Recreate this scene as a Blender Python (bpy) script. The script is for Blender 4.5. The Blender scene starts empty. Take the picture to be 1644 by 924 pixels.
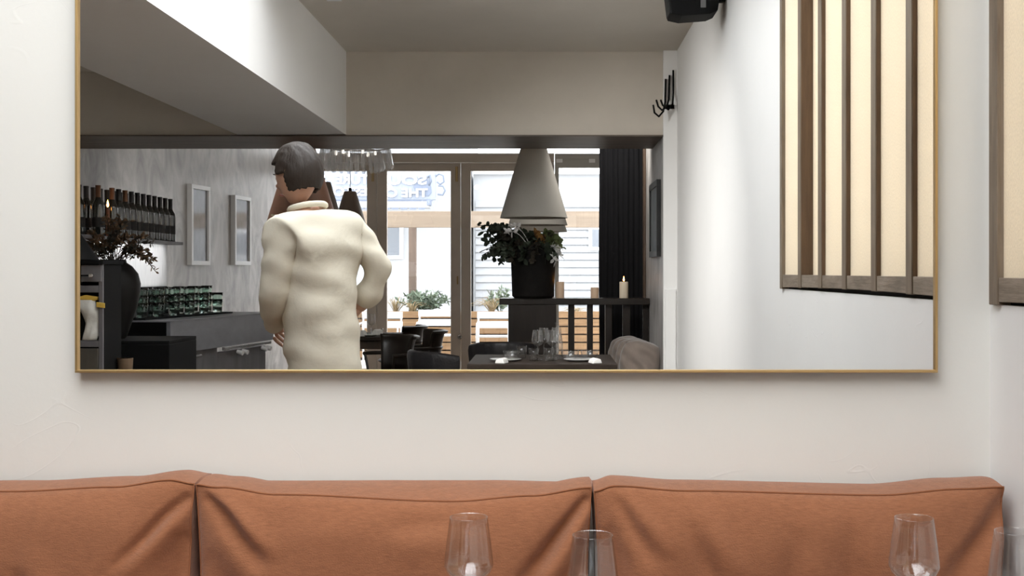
import bpy, bmesh, math, random
from mathutils import Vector, Matrix, Euler, noise as mnoise

random.seed(7)
SC = bpy.context.scene
COL = SC.collection
PI = math.pi

# ------------------------------------------------------------------ camera, sky, exposure
# Real room: the mirror wall is the plane y = 0, the room runs towards -y.
FPX, VPX, VPY, D, EYE = 1932.0, 880.0, 435.0, 2.8, 1.38
cam_d = bpy.data.cameras.new('camera')
cam_d.sensor_width = 36.0
cam_d.lens = 36.0 * FPX / 1644.0
cam_d.shift_x = -(VPX - 822.0) / 1644.0
cam_d.shift_y = -(462.0 - VPY) / 1644.0
cam_d.clip_start = 0.02
cam_d.clip_end = 200
cam = bpy.data.objects.new('camera', cam_d)
cam.location = (0, -D, EYE)
cam.rotation_euler = (PI / 2, 0, 0)
COL.objects.link(cam)
SC.camera = cam

SKY = 6.3
WASH_W = 44       # added linear wall washer, brightens the right wall
SPOT_W = 30       # each added spotlight brightening the front room
w = bpy.data.worlds.new('overcast_sky')
SC.world = w
w.use_nodes = True
bg = w.node_tree.nodes['Background']
bg.inputs[0].default_value = (0.95, 0.975, 1.0, 1)
bg.inputs[1].default_value = SKY

SC.view_settings.view_transform = 'Standard'
SC.view_settings.look = 'None'
SC.view_settings.exposure = 0.3
SC.view_settings.gamma = 1.0
SC.view_settings.use_curve_mapping = False
SC.cycles.max_bounces = 14
SC.cycles.diffuse_bounces = 7
SC.cycles.glossy_bounces = 6
SC.cycles.transmission_bounces = 12
SC.cycles.transparent_max_bounces = 16
SC.cycles.caustics_reflective = False
SC.cycles.caustics_refractive = False
SC.cycles.sample_clamp_indirect = 6.0
SC.cycles.use_denoising = True


def portal(name, loc, rot, sx, sy):
    """A sampling portal: emits nothing, only tells Cycles where the sky comes in."""
    l = bpy.data.lights.new(name, 'AREA')
    l.shape = 'RECTANGLE'
    l.size, l.size_y = sx, sy
    l.cycles.is_portal = True
    o = bpy.data.objects.new(name, l)
    o.location, o.rotation_euler = loc, rot
    COL.objects.link(o)


portal('skylight_portal', (-0.525, -2.175, 3.60), (0, 0, 0), 2.15, 3.65)
portal('facade_portal', (-1.3, -13.9, 1.55), (PI / 2, 0, PI), 4.6, 3.1)
portal('side_window_portal', (1.33, -1.27, 2.03), (0, PI / 2, 0), 1.5, 2.5)


# ------------------------------------------------------------------ helpers
def at(px, py, d):
    """Pixel of the photograph + distance from the lens (through the mirror when d > 2.8) -> real point."""
    x = (px - VPX) * d / FPX
    z = EYE - (py - VPY) * d / FPX
    return Vector((x, -abs(d - D), z))


class MB:
    def __init__(s):
        s.v, s.f = [], []

    def add(s, vs, fs):
        b = len(s.v)
        s.v += [tuple(p) for p in vs]
        s.f += [tuple(b + i for i in q) for q in fs]
        return s

    def box(s, x0, x1, y0, y1, z0, z1):
        x0, x1 = min(x0, x1), max(x0, x1)
        y0, y1 = min(y0, y1), max(y0, y1)
        z0, z1 = min(z0, z1), max(z0, z1)
        return s.add([(x0, y0, z0), (x1, y0, z0), (x1, y1, z0), (x0, y1, z0),
                      (x0, y0, z1), (x1, y0, z1), (x1, y1, z1), (x0, y1, z1)],
                     [(3, 2, 1, 0), (4, 5, 6, 7), (0, 1, 5, 4), (1, 2, 6, 5), (2, 3, 7, 6), (3, 0, 4, 7)])

    def tube(s, path, r, seg=10, caps=True):
        path = [Vector(p) for p in path]
        n = len(path)
        rs = r if isinstance(r, (list, tuple)) else [r] * n
        rings = []
        prev = None
        for i, p in enumerate(path):
            t = (path[min(i + 1, n - 1)] - path[max(i - 1, 0)])
            t = t.normalized() if t.length > 1e-9 else Vector((0, 0, 1))
            if prev is None:
                a = Vector((0, 0, 1)) if abs(t.z) < .9 else Vector((1, 0, 0))
                u = t.cross(a).normalized()
            else:
                u = (prev - t * prev.dot(t))
                u = u.normalized() if u.length > 1e-6 else t.orthogonal().normalized()
            prev = u
            v = t.cross(u)
            rings.append([p + (u * math.cos(2 * PI * k / seg) + v * math.sin(2 * PI * k / seg)) * rs[i] for k in range(seg)])
        vs = [q for ring in rings for q in ring]
        fs = []
        for i in range(n - 1):
            for k in range(seg):
                k2 = (k + 1) % seg
                fs.append((i * seg + k, i * seg + k2, (i + 1) * seg + k2, (i + 1) * seg + k))
        if caps:
            fs.append(tuple(reversed(range(seg))))
            fs.append(tuple((n - 1) * seg + k for k in range(seg)))
        return s.add(vs, fs)

    def lathe(s, prof, c=(0, 0, 0), seg=28, closed=False):
        cx, cy, cz = c
        vs, fs = [], []
        n = len(prof)
        for r, z in prof:
            for k in range(seg):
                a = 2 * PI * k / seg
                vs.append((cx + r * math.cos(a), cy + r * math.sin(a), cz + z))
        m = n if closed else n - 1
        for i in range(m):
            j = (i + 1) % n
            for k in range(seg):
                k2 = (k + 1) % seg
                fs.append((i * seg + k, i * seg + k2, j * seg + k2, j * seg + k))
        if not closed:
            if prof[0][0] > 1e-5:
                fs.append(tuple(reversed(range(seg))))
            if prof[-1][0] > 1e-5:
                fs.append(tuple((n - 1) * seg + k for k in range(seg)))
        return s.add(vs, fs)

    def prism(s, poly, axis, a, b):
        """extrude a 2D outline along axis ('x': (y,z), 'y': (x,z), 'z': (x,y))"""
        def m(p, t):
            return {'x': (t, p[0], p[1]), 'y': (p[0], t, p[1]), 'z': (p[0], p[1], t)}[axis]
        n = len(poly)
        vs = [m(p, a) for p in poly] + [m(p, b) for p in poly]
        fs = [tuple(range(n)), tuple(reversed(range(n, 2 * n)))]
        fs += [(i, i + n, (i + 1) % n + n, (i + 1) % n) for i in range(n)]
        return s.add(vs, fs)

    def mesh(s, name):
        me = bpy.data.meshes.new(name)
        me.from_pydata(s.v, [], s.f)
        bm = bmesh.new()
        bm.from_mesh(me)
        bmesh.ops.remove_doubles(bm, verts=bm.verts, dist=1e-6)
        bmesh.ops.recalc_face_normals(bm, faces=bm.faces)
        bm.to_mesh(me)
        bm.free()
        return me


def part(name, mb, m, parent=None, smooth=False, bevel=0, loc=None):
    me = mb.mesh(name) if isinstance(mb, MB) else mb
    o = bpy.data.objects.new(name, me)
    COL.objects.link(o)
    if m and not me.materials:
        me.materials.append(m)
    if parent:
        o.parent = parent
    if loc is not None:
        o.location = loc
    if smooth:
        for p in me.polygons:
            p.use_smooth = True
    if smooth == 'auto':
        sharp(me, 40)
    if bevel:
        b = o.modifiers.new('bevel', 'BEVEL')
        b.width, b.segments, b.limit_method = bevel, 2, 'ANGLE'
    return o


def sharp(me, deg):
    bm = bmesh.new()
    bm.from_mesh(me)
    for e in bm.edges:
        if len(e.link_faces) == 2 and e.calc_face_angle(0) > math.radians(deg):
            e.smooth = False
    bm.to_mesh(me)
    bm.free()


def tag(o, label, cat, group=None, kind=None):
    o['label'] = label
    o['category'] = cat
    if group:
        o['group'] = group
    if kind:
        o['kind'] = kind
    return o


def thing(name, label, cat, loc=(0, 0, 0), rz=0, group=None, kind=None):
    o = bpy.data.objects.new(name, None)
    o.empty_display_size = .1
    COL.objects.link(o)
    o.location = loc
    o.rotation_euler = (0, 0, rz)
    return tag(o, label, cat, group, kind)


def dup(root, loc, rz=None, label=None, scale=None):
    r = root.copy()
    COL.objects.link(r)
    r.location = loc
    if rz is not None:
        r.rotation_euler = (0, 0, rz)
    if label:
        r['label'] = label
    if scale:
        r.scale = (scale,) * 3
    for ch in list(root.children):
        c = ch.copy()
        COL.objects.link(c)
        c.parent = r
        for g in ch.children:
            d = g.copy()
            COL.objects.link(d)
            d.parent = c
    return r


# ------------------------------------------------------------------ materials
def mat(name, col, rough=.6, metal=0.0, var=0.0, vscale=4.0, vstretch=(1, 1, 1), bump=0.0, bscale=40.0,
        bstretch=(1, 1, 1), spec=.5, col2=None, sheen=0.0, coat=0.0, emit=None, estr=0.0, trans=0.0, ior=1.45, detail=6):
    m = bpy.data.materials.new(name)
    m.use_nodes = True
    nt = m.node_tree
    b = nt.nodes['Principled BSDF']
    b.inputs['Base Color'].default_value = (*col, 1)
    b.inputs['Roughness'].default_value = rough
    b.inputs['Metallic'].default_value = metal
    b.inputs['Specular IOR Level'].default_value = spec
    b.inputs['IOR'].default_value = ior
    b.inputs['Sheen Weight'].default_value = sheen
    b.inputs['Coat Weight'].default_value = coat
    b.inputs['Transmission Weight'].default_value = trans
    if emit:
        b.inputs['Emission Color'].default_value = (*emit, 1)
        b.inputs['Emission Strength'].default_value = estr
    if var or bump or col2:
        tc = nt.nodes.new('ShaderNodeTexCoord')
        def nz(scale, stretch, det):
            mp = nt.nodes.new('ShaderNodeMapping')
            mp.inputs['Scale'].default_value = stretch
            nt.links.new(tc.outputs['Object'], mp.inputs['Vector'])
            n = nt.nodes.new('ShaderNodeTexNoise')
            n.inputs['Scale'].default_value = scale
            n.inputs['Detail'].default_value = det
            n.inputs['Roughness'].default_value = .6
            nt.links.new(mp.outputs['Vector'], n.inputs['Vector'])
            return n
        if var or col2:
            n = nz(vscale, vstretch, detail)
            r = nt.nodes.new('ShaderNodeValToRGB')
            r.color_ramp.elements[0].position = .3
            r.color_ramp.elements[1].position = .7
            ca = [c * (1 - var) for c in col]
            cb = list(col2) if col2 else [min(1, c * (1 + var)) for c in col]
            r.color_ramp.elements[0].color = (*ca, 1)
            r.color_ramp.elements[1].color = (*cb, 1)
            nt.links.new(n.outputs['Fac'], r.inputs['Fac'])
            nt.links.new(r.outputs['Color'], b.inputs['Base Color'])
        if bump:
            n = nz(bscale, bstretch, 5)
            bp = nt.nodes.new('ShaderNodeBump')
            bp.inputs['Strength'].default_value = bump
            bp.inputs['Distance'].default_value = .01
            nt.links.new(n.outputs['Fac'], bp.inputs['Height'])
            nt.links.new(bp.outputs['Normal'], b.inputs['Normal'])
    return m


def pane_mat(name, refl=.07, tint=(1, 1, 1)):
    m = bpy.data.materials.new(name)
    m.use_nodes = True
    nt = m.node_tree
    nt.nodes.remove(nt.nodes['Principled BSDF'])
    out = nt.nodes['Material Output']
    t = nt.nodes.new('ShaderNodeBsdfTransparent')
    t.inputs[0].default_value = (*tint, 1)
    g = nt.nodes.new('ShaderNodeBsdfGlossy')
    g.inputs['Roughness'].default_value = 0.01
    mx = nt.nodes.new('ShaderNodeMixShader')
    mx.inputs[0].default_value = refl
    nt.links.new(t.outputs[0], mx.inputs[1])
    nt.links.new(g.outputs[0], mx.inputs[2])
    nt.links.new(mx.outputs[0], out.inputs[0])
    return m


def translucent_mat(name, col, share=.5, var=.06, vscale=300, stretch=(1, 1, 1), bump=.3):
    m = bpy.data.materials.new(name)
    m.use_nodes = True
    nt = m.node_tree
    nt.nodes.remove(nt.nodes['Principled BSDF'])
    out = nt.nodes['Material Output']
    tc = nt.nodes.new('ShaderNodeTexCoord')
    mp = nt.nodes.new('ShaderNodeMapping')
    mp.inputs['Scale'].default_value = stretch
    nt.links.new(tc.outputs['Object'], mp.inputs[0])
    n = nt.nodes.new('ShaderNodeTexNoise')
    n.inputs['Scale'].default_value = vscale
    nt.links.new(mp.outputs[0], n.inputs['Vector'])
    r = nt.nodes.new('ShaderNodeValToRGB')
    r.color_ramp.elements[0].position, r.color_ramp.elements[1].position = .3, .7
    r.color_ramp.elements[0].color = (*[c * (1 - var) for c in col], 1)
    r.color_ramp.elements[1].color = (*[min(1, c * (1 + var)) for c in col], 1)
    nt.links.new(n.outputs['Fac'], r.inputs[0])
    d = nt.nodes.new('ShaderNodeBsdfDiffuse')
    t = nt.nodes.new('ShaderNodeBsdfTranslucent')
    nt.links.new(r.outputs[0], d.inputs[0])
    nt.links.new(r.outputs[0], t.inputs[0])
    if bump:
        bp = nt.nodes.new('ShaderNodeBump')
        bp.inputs['Strength'].default_value = bump
        bp.inputs['Distance'].default_value = .003
        nt.links.new(n.outputs['Fac'], bp.inputs['Height'])
        nt.links.new(bp.outputs[0], d.inputs['Normal'])
    mx = nt.nodes.new('ShaderNodeMixShader')
    mx.inputs[0].default_value = share
    nt.links.new(d.outputs[0], mx.inputs[1])
    nt.links.new(t.outputs[0], mx.inputs[2])
    nt.links.new(mx.outputs[0], out.inputs[0])
    return m


def plaster_mat(name, col, marks=.14):
    """trowelled lime plaster: faint cloudy colour, fine grain and a few long trowel ridges as relief"""
    m = mat(name, col, .85, var=.02, vscale=1.3, bump=.035, bscale=42, spec=.25)
    nt = m.node_tree
    b = nt.nodes['Principled BSDF']
    bp = [n for n in nt.nodes if n.type == 'BUMP'][0]
    tc = [n for n in nt.nodes if n.type == 'TEX_COORD'][0]
    n = nt.nodes.new('ShaderNodeTexNoise')
    n.inputs['Scale'].default_value = 2.2
    n.inputs['Detail'].default_value = 2
    n.inputs['Distortion'].default_value = 1.2
    nt.links.new(tc.outputs['Object'], n.inputs['Vector'])
    ma = nt.nodes.new('ShaderNodeMath')
    ma.operation = 'PINGPONG'
    ma.inputs[1].default_value = .045
    nt.links.new(n.outputs['Fac'], ma.inputs[0])
    rp = nt.nodes.new('ShaderNodeValToRGB')
    rp.color_ramp.elements[0].position, rp.color_ramp.elements[1].position = 0.0, 0.0035
    nt.links.new(ma.outputs[0], rp.inputs[0])
    n2 = nt.nodes.new('ShaderNodeTexNoise')
    n2.inputs['Scale'].default_value = 3.1
    nt.links.new(tc.outputs['Object'], n2.inputs['Vector'])
    rp2 = nt.nodes.new('ShaderNodeValToRGB')
    rp2.color_ramp.elements[0].position, rp2.color_ramp.elements[1].position = .56, .64
    nt.links.new(n2.outputs['Fac'], rp2.inputs[0])
    iv = nt.nodes.new('ShaderNodeMath')
    iv.operation = 'MULTIPLY'
    sub = nt.nodes.new('ShaderNodeMath')
    sub.operation = 'SUBTRACT'
    sub.inputs[0].default_value = 1
    nt.links.new(rp.outputs[0], sub.inputs[1])
    nt.links.new(sub.outputs[0], iv.inputs[0])
    nt.links.new(rp2.outputs[0], iv.inputs[1])
    b2 = nt.nodes.new('ShaderNodeBump')
    b2.inputs['Strength'].default_value = marks
    b2.inputs['Distance'].default_value = .004
    nt.links.new(iv.outputs[0], b2.inputs['Height'])
    nt.links.new(bp.outputs[0], b2.inputs['Normal'])
    nt.links.new(b2.outputs[0], b.inputs['Normal'])
    return m


M = {}
M['plaster'] = plaster_mat('cream_plaster', (.81, .80, .758))
M['plaster_white'] = plaster_mat('white_plaster', (.84, .835, .82), .12)
M['ceiling'] = mat('ceiling_paint', (.62, .58, .52), .9, var=.03, vscale=2)
M['beam_paint'] = mat('beam_paint', (.60, .55, .48), .85, var=.04, vscale=3, bump=.08, bscale=20)
M['beam_dark'] = mat('stained_beam_board', (.12, .095, .075), .5, var=.3, vscale=6, vstretch=(.3, 3, 3))
M['grey_plaster'] = mat('grey_polished_plaster', (.25, .237, .228), .42, col2=(.56, .54, .52), var=.0, vscale=3.2,
                        vstretch=(1, 1, .5), bump=.22, bscale=9, detail=9)
_n = [q for q in M['grey_plaster'].node_tree.nodes if q.type == 'TEX_NOISE'][0]
_n.inputs['Distortion'].default_value = 1.6
M['floor'] = mat('dark_floorboards', (.12, .085, .06), .45, var=.3, vscale=3, vstretch=(8, 1, 1))
M['brass'] = mat('brushed_brass', (.62, .42, .19), .38, .85)
M['mirror_back'] = mat('mirror_backing', (.1, .1, .1), .7)
M['oak'] = mat('weathered_oak', (.155, .115, .08), .6, var=.0, col2=(.265, .21, .155), vscale=14, vstretch=(2.5, 2.5, .25), bump=.25, bscale=60, bstretch=(2, 2, .1))
M['oak_rail'] = mat('weathered_oak_rail', (.16, .125, .09), .6, var=.0, col2=(.31, .25, .195), vscale=16, vstretch=(2, .45, 2.2), bump=.25, bscale=60, bstretch=(2, .15, 2))
M['oak_brown'] = mat('brown_oak', (.10, .06, .035), .55, col2=(.17, .105, .06), vscale=14, vstretch=(2.5, 2.5, .25), bump=.2, bscale=60, bstretch=(2, 2, .1))
M['shoji'] = translucent_mat('woven_cream_fabric', (.80, .725, .60), .30, .07, 260, (1, 1, .6))
M['rust'] = mat('rust_linen', (.325, .132, .064), .9, var=.16, vscale=220, vstretch=(.25, .25, 1.6), bump=.35, bscale=420, bstretch=(.6, .6, 1.0), spec=.2, sheen=.25)
M['rust_seam'] = mat('rust_seam', (.30, .12, .058), .9, bump=.2, bscale=300, spec=.2)
M['glass'] = mat('clear_glass', (1, 1, 1), 0.0, trans=1.0, ior=1.47)
M['green_glass'] = mat('pale_green_glass', (.80, .93, .87), 0.02, trans=1.0, ior=1.47)
M['bottle_green'] = mat('green_bottle_glass', (.05, .32, .08), .05, trans=.85, ior=1.45)
M['bottle_dark'] = mat('dark_bottle_glass', (.008, .010, .008), .10, spec=1.0, coat=.6)
M['foil_black'] = mat('black_bottle_foil', (.012, .011, .011), .35)
M['foil_copper'] = mat('copper_bottle_foil', (.14, .06, .028), .35, .5)
M['label'] = mat('dark_bottle_label', (.02, .018, .017), .7)
M['cork'] = mat('cork', (.16, .10, .07), .8)
def thin_glass(name, tint=(1, 1, 1), ior=1.5, milk=0.0):
    m = bpy.data.materials.new(name)
    m.use_nodes = True
    nt = m.node_tree
    nt.nodes.remove(nt.nodes['Principled BSDF'])
    t = nt.nodes.new('ShaderNodeBsdfTransparent')
    t.inputs[0].default_value = (*tint, 1)
    g_ = nt.nodes.new('ShaderNodeBsdfGlossy')
    g_.inputs['Roughness'].default_value = 0.02
    lw_ = nt.nodes.new('ShaderNodeLayerWeight')
    lw_.inputs[0].default_value = .5
    pw = nt.nodes.new('ShaderNodeMath')
    pw.operation = 'POWER'
    pw.inputs[1].default_value = 4.0
    nt.links.new(lw_.outputs['Facing'], pw.inputs[0])
    fr_ = nt.nodes.new('ShaderNodeMath')
    fr_.operation = 'MULTIPLY_ADD'
    f0 = ((ior - 1) / (ior + 1)) ** 2
    fr_.inputs[1].default_value = .9 - f0
    fr_.inputs[2].default_value = f0
    nt.links.new(pw.outputs[0], fr_.inputs[0])
    mx = nt.nodes.new('ShaderNodeMixShader')
    nt.links.new(fr_.outputs[0], mx.inputs[0])
    nt.links.new(t.outputs[0], mx.inputs[1])
    nt.links.new(g_.outputs[0], mx.inputs[2])
    last = mx
    if milk:
        tr = nt.nodes.new('ShaderNodeBsdfTranslucent')
        tr.inputs[0].default_value = (.95, .95, .95, 1)
        m2 = nt.nodes.new('ShaderNodeMixShader')
        m2.inputs[0].default_value = milk
        nt.links.new(mx.outputs[0], m2.inputs[1])
        nt.links.new(tr.outputs[0], m2.inputs[2])
        last = m2
    nt.links.new(last.outputs[0], nt.nodes['Material Output'].inputs[0])
    return m


M['wine_glass'] = thin_glass('thin_clear_glass', (.975, .975, .975), 1.75)
M['crystal'] = thin_glass('chandelier_glass', (.96, .96, .96), 2.0, .16)
M['pane'] = pane_mat('window_pane', .06)
M['pane_sky'] = pane_mat('skylight_pane', .05)
M['door_paint'] = mat('taupe_door_paint', (.44, .39, .335), .5, var=.05, vscale=4)
M['door_paint_pale'] = mat('pale_grey_door_paint', (.42, .41, .38), .5)
M['brass_old'] = mat('aged_brass', (.28, .2, .1), .4, .8)
M['curtain'] = mat('black_curtain_cloth', (.008, .008, .009), .95, bump=.2, bscale=200, spec=.15)
M['dark_wood'] = mat('dark_stained_wood', (.016, .011, .008), .32, var=.3, vscale=12, vstretch=(2, 2, .3))
M['dark_wood_mid'] = mat('dark_brown_wood', (.07, .045, .03), .45, var=.3, vscale=12, vstretch=(2, 2, .3))
M['black'] = mat('matt_black', (.006, .006, .006), .7, spec=.15)
M['black_leather'] = mat('black_leather', (.014, .013, .014), .34, bump=.25, bscale=60)
M['black_ceramic'] = mat('black_ceramic', (.008, .007, .006), .5, spec=.25, bump=.2, bscale=14)
M['black_vase'] = mat('rough_black_stoneware', (.009, .008, .007), .75, spec=.2, var=.4, vscale=14, bump=.4, bscale=30)
M['shade_grey'] = mat('grey_felt_lampshade', (.52, .50, .455), .85, bump=.2, bscale=120)
M['shade_copper'] = mat('copper_brown_lampshade', (.25, .13, .085), .5, var=.12, vscale=5)
M['shade_brown'] = mat('dark_brown_lampshade', (.14, .105, .08), .6)
M['cable'] = mat('black_flex', (.012, .012, .012), .6)
M['chrome'] = mat('chrome', (.8, .8, .8), .12, 1)
M['steel'] = mat('brushed_zinc', (.27, .27, .29), .4, .35, var=.12, vscale=5, vstretch=(1, 1, 2))
M['steel_bright'] = mat('bright_steel', (.75, .75, .76), .22, .9)
M['white_gloss'] = mat('white_gloss', (.8, .8, .8), .25)
M['cab_grey'] = mat('grey_wood_cabinet', (.15, .145, .15), .5, var=.2, vscale=9, vstretch=(1, 1, .3))
M['cab_brown'] = mat('grey_brown_cabinet', (.085, .075, .062), .5, var=.2, vscale=9, vstretch=(1, 1, .3))
M['bag'] = mat('white_plastic_bag', (.72, .71, .66), .35, bump=.3, bscale=25)
M['bag_yellow'] = mat('yellow_plastic', (.70, .46, .08), .4)
M['reeded'] = translucent_mat('reeded_white_glass', (.86, .87, .9), .45, .16, 40, (1, 6, .15), 0)
M['smoked'] = mat('smoked_glass_panel', (.09, .09, .09), .15, var=.4, vscale=8, vstretch=(1, 3, 1))
M['dried'] = mat('dried_brown_leaf', (.05, .027, .014), .8, col2=(.13, .07, .03), vscale=14)
M['dried_dark'] = mat('dried_dark_leaf', (.018, .016, .012), .8, col2=(.05, .04, .025), vscale=14)
M['stem'] = mat('dry_stem', (.04, .03, .02), .8)
M['leaf_dark'] = mat('dark_eucalyptus_leaf', (.018, .026, .016), .6, col2=(.05, .065, .04), vscale=9)
M['leaf_green'] = mat('olive_leaf', (.07, .10, .035), .6, col2=(.16, .18, .07), vscale=9)
M['leaf_amber'] = mat('amber_leaf', (.20, .10, .025), .6, col2=(.33, .17, .05), vscale=9)
M['leaf_white'] = mat('bleached_leaf', (.75, .74, .72), .6)
M['wax'] = mat('candle_wax', (.72, .52, .36), .5)
M['wax_white'] = mat('pale_candle_wax', (.80, .68, .52), .5)
M['wax_brown'] = mat('brown_candle_wax', (.24, .09, .045), .5)
M['flame'] = mat('candle_flame', (1, .6, .2), .5, emit=(1, .40, .08), estr=26)
M['bulb_glow'] = mat('added_bulb_glow', (1, .95, .85), .4, emit=(1, .93, .82), estr=2)  # bulb glow added to brighten the chandelier drops
M['pillow'] = mat('taupe_velvet', (.22, .175, .145), .8, var=.15, vscale=7, bump=.2, bscale=150, sheen=.5)
M['picture_white'] = mat('white_picture_frame', (.75, .75, .75), .3)
M['picture_black'] = mat('black_picture_frame', (.012, .012, .012), .4)
M['art_grey'] = mat('grey_print', (.16, .16, .165), .08, col2=(.34, .34, .36), vscale=2.2, vstretch=(1, 1, .6))
M['art_pale'] = mat('pale_print', (.5, .55, .6), .08, col2=(.75, .78, .8), vscale=4)
M['tablecloth'] = mat('dark_table_wood', (.03, .022, .017), .6, spec=.15, var=.2, vscale=8)
M['napkin'] = mat('white_napkin', (.78, .77, .74), .8)
M['plate'] = mat('grey_stoneware', (.32, .31, .29), .35)
M['cup'] = mat('brown_stoneware_cup', (.17, .11, .065), .6)
M['cup_in'] = mat('pale_glaze', (.5, .47, .42), .4)
M['skin'] = mat('skin', (.55, .33, .24), .5)
M['hair'] = mat('dark_brown_hair', (.022, .014, .010), .55, bump=.4, bscale=60, bstretch=(1, 1, .15))
M['shirt'] = mat('cream_cotton', (.70, .66, .56), .9, bump=.3, bscale=14, spec=.2)
M['trousers'] = mat('beige_trousers', (.42, .38, .31), .9)
M['shoe'] = mat('black_shoe', (.015, .015, .015), .4)
M['eye'] = mat('eye_white', (.8, .8, .78), .2)
M['iris'] = mat('dark_iris', (.03, .018, .01), .2)
M['lip'] = mat('lip', (.42, .17, .14), .5)
M['planter'] = mat('larch_plank', (.24, .145, .075), .75, var=.22, vscale=5, vstretch=(.4, 3, 6))
M['pergola'] = mat('pergola_timber', (.235, .185, .14), .75, var=.14, vscale=4, vstretch=(.3, 2, 5))
M['post'] = mat('weathered_post', (.13, .095, .075), .75, var=.15, vscale=5, vstretch=(3, 3, .3))
M['white_paint'] = mat('white_paint', (.80, .81, .83), .5)
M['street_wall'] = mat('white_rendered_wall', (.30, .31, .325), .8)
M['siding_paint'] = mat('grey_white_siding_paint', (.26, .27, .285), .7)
M['street_glass'] = mat('street_window_glass', (.16, .175, .2), .15)
M['sign_blue'] = mat('pale_blue_sign', (.215, .24, .29), .6)
M['sign_shape'] = mat('blue_sign_shape', (.13, .155, .21), .6)
M['sign_white'] = mat('white_sign_letters', (.86, .86, .86), .5)
M['lavender'] = mat('grey_green_leaf', (.10, .14, .095), .7, col2=(.20, .24, .18), vscale=6)
M['straw'] = mat('straw_grass', (.30, .23, .13), .8)
M['paving'] = mat('pale_paving', (.45, .43, .40), .8, var=.1, vscale=3)
M['soil'] = mat('soil', (.05, .035, .025), .9)
M['gap'] = mat('shadow_gap', (.02, .02, .02), .9)

mm = bpy.data.materials.new('silvered_mirror')
mm.use_nodes = True
nt = mm.node_tree
nt.nodes.remove(nt.nodes['Principled BSDF'])
g = nt.nodes.new('ShaderNodeBsdfGlossy')
g.inputs['Color'].default_value = (.91, .915, .91, 1)
g.inputs['Roughness'].default_value = 0.0
nt.links.new(g.outputs[0], nt.nodes['Material Output'].inputs[0])
M['mirror'] = mm


def struct(name, mb, m, label, cat, **k):
    return tag(part(name, mb, m, **k), label, cat, kind='structure')


# ------------------------------------------------------------------ the room
XR, YB, YB2, YF = 1.029, 6.9, 7.84, 13.7       # right wall; cross beam front/back; shop front (distances from the mirror wall)
ZC, ZB = 3.14, 2.47                            # ceiling, underside of beams
XA = .92                                       # side wall of the front room

struct('floor', MB().box(-5.2, 1.6, 0.3, -13.8, -.12, 0), M['floor'], 'dark floor of the dining room', 'floor')
struct('wall_front', MB().box(-5.2, 1.5, 0, .25, 0, 3.6), M['plaster'], 'cream trowelled plaster wall that carries the mirror above the bench', 'wall')

# right wall with the screen window in it
WY0, WY1, WZ0, WZ1 = .022, 2.53, 1.303, 2.74
rw = MB()
rw.box(XR, XR + .3, 0, -YB, 0, WZ0)
rw.box(XR, XR + .3, 0, -YB, WZ1, 3.6)
rw.box(XR, XR + .3, 0, -WY0, WZ0, WZ1)
rw.box(XR, XR + .3, -WY1, -YB, WZ0, WZ1)
struct('wall_right', rw, M['plaster_white'], 'white plaster side wall around the slatted screen window', 'wall')
struct('wall_left', MB().box(-4.55, -4.3, .0, -YB, 0, 3.4), M['plaster'], 'cream wall at the far left of the dining room', 'wall')

# ceiling with a roof light over the bench half of the room
SX0, SX1, SY0, SY1 = -1.6, .55, .35, 4.0
ce = MB()
ce.box(-1.62, SX0, 0, -YF - .1, ZC, ZC + .3)
ce.box(SX1, 1.4, 0, -YF - .1, ZC, ZC + .3)
ce.box(SX0, SX1, 0, -SY0, ZC, ZC + .3)
ce.box(SX0, SX1, -SY1, -YF - .1, ZC, ZC + .3)
ce.box(-4.6, -1.62, -YB, -YF - .1, ZC, ZC + .3)
ce.box(-4.6, -2.0, 0, -YB, 2.98, ZC + .3)
struct('ceiling', ce, M['ceiling'], 'dim beige painted ceiling', 'ceiling')
sk = thing('window_4', 'roof light in the ceiling above the bench', 'skylight', (0, 0, 0), kind='structure')
part('pane', MB().box(SX0, SX1, -SY0, -SY1, ZC + .49, ZC + .50), M['pane_sky'], sk)
kb = MB()
kb.box(SX0 - .06, SX0, -SY0 + .06, -SY1 - .06, ZC + .2, ZC + .55).box(SX1, SX1 + .06, -SY0 + .06, -SY1 - .06, ZC + .2, ZC + .55)
kb.box(SX0, SX1, -SY0 + .06, -SY0, ZC + .2, ZC + .55).box(SX0, SX1, -SY1, -SY1 - .06, ZC + .2, ZC + .55)
part('kerb', kb, M['plaster_white'], sk)
fr = MB()
for x in (SX0 + .6, SX0 + 1.2):
    fr.box(x, x + .05, -SY0, -SY1, ZC + .43, ZC + .49)
part('glazing_bars', fr, M['white_paint'], sk)

struct('trim_1', MB().box(-4.5, XA + .1, -YB, -YB2, ZB, ZC + .01), M['beam_paint'], 'wide painted cross beam over the opening to the front room', 'beam')
struct('trim_2', MB().box(-2.49, -1.62, -.002, -YB - .002, ZB + .002, ZC + .02), M['plaster_white'], 'deep plastered downstand beam running away along the room', 'beam')
struct('trim_3', MB().box(-4.48, XA, -YB + .035, -YB2 - .012, ZB - .012, ZB - .001), M['beam_dark'], 'dark board lining the underside of the cross beam', 'beam')
struct('trim_4', MB().box(XA, XR + .001, -YB + .06, -YB + .0, 0, ZC), M['plaster_white'], 'narrow white pilaster at the end of the side wall', 'pilaster', bevel=.004)
hp = struct('trim_5', MB().box(XA + .012, XR - .012, -YB + .078, -YB + .05, .02, 1.235), M['plaster_white'], 'flat boxed panel on the lower half of the white pilaster', 'panel', bevel=.003)

struct('wall_side', MB().box(XA + .001, XA + .35, -YB - .0005, -YF - .1, 0, ZC), M['grey_plaster'], 'grey streaked plaster side wall of the front room', 'wall')
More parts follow.
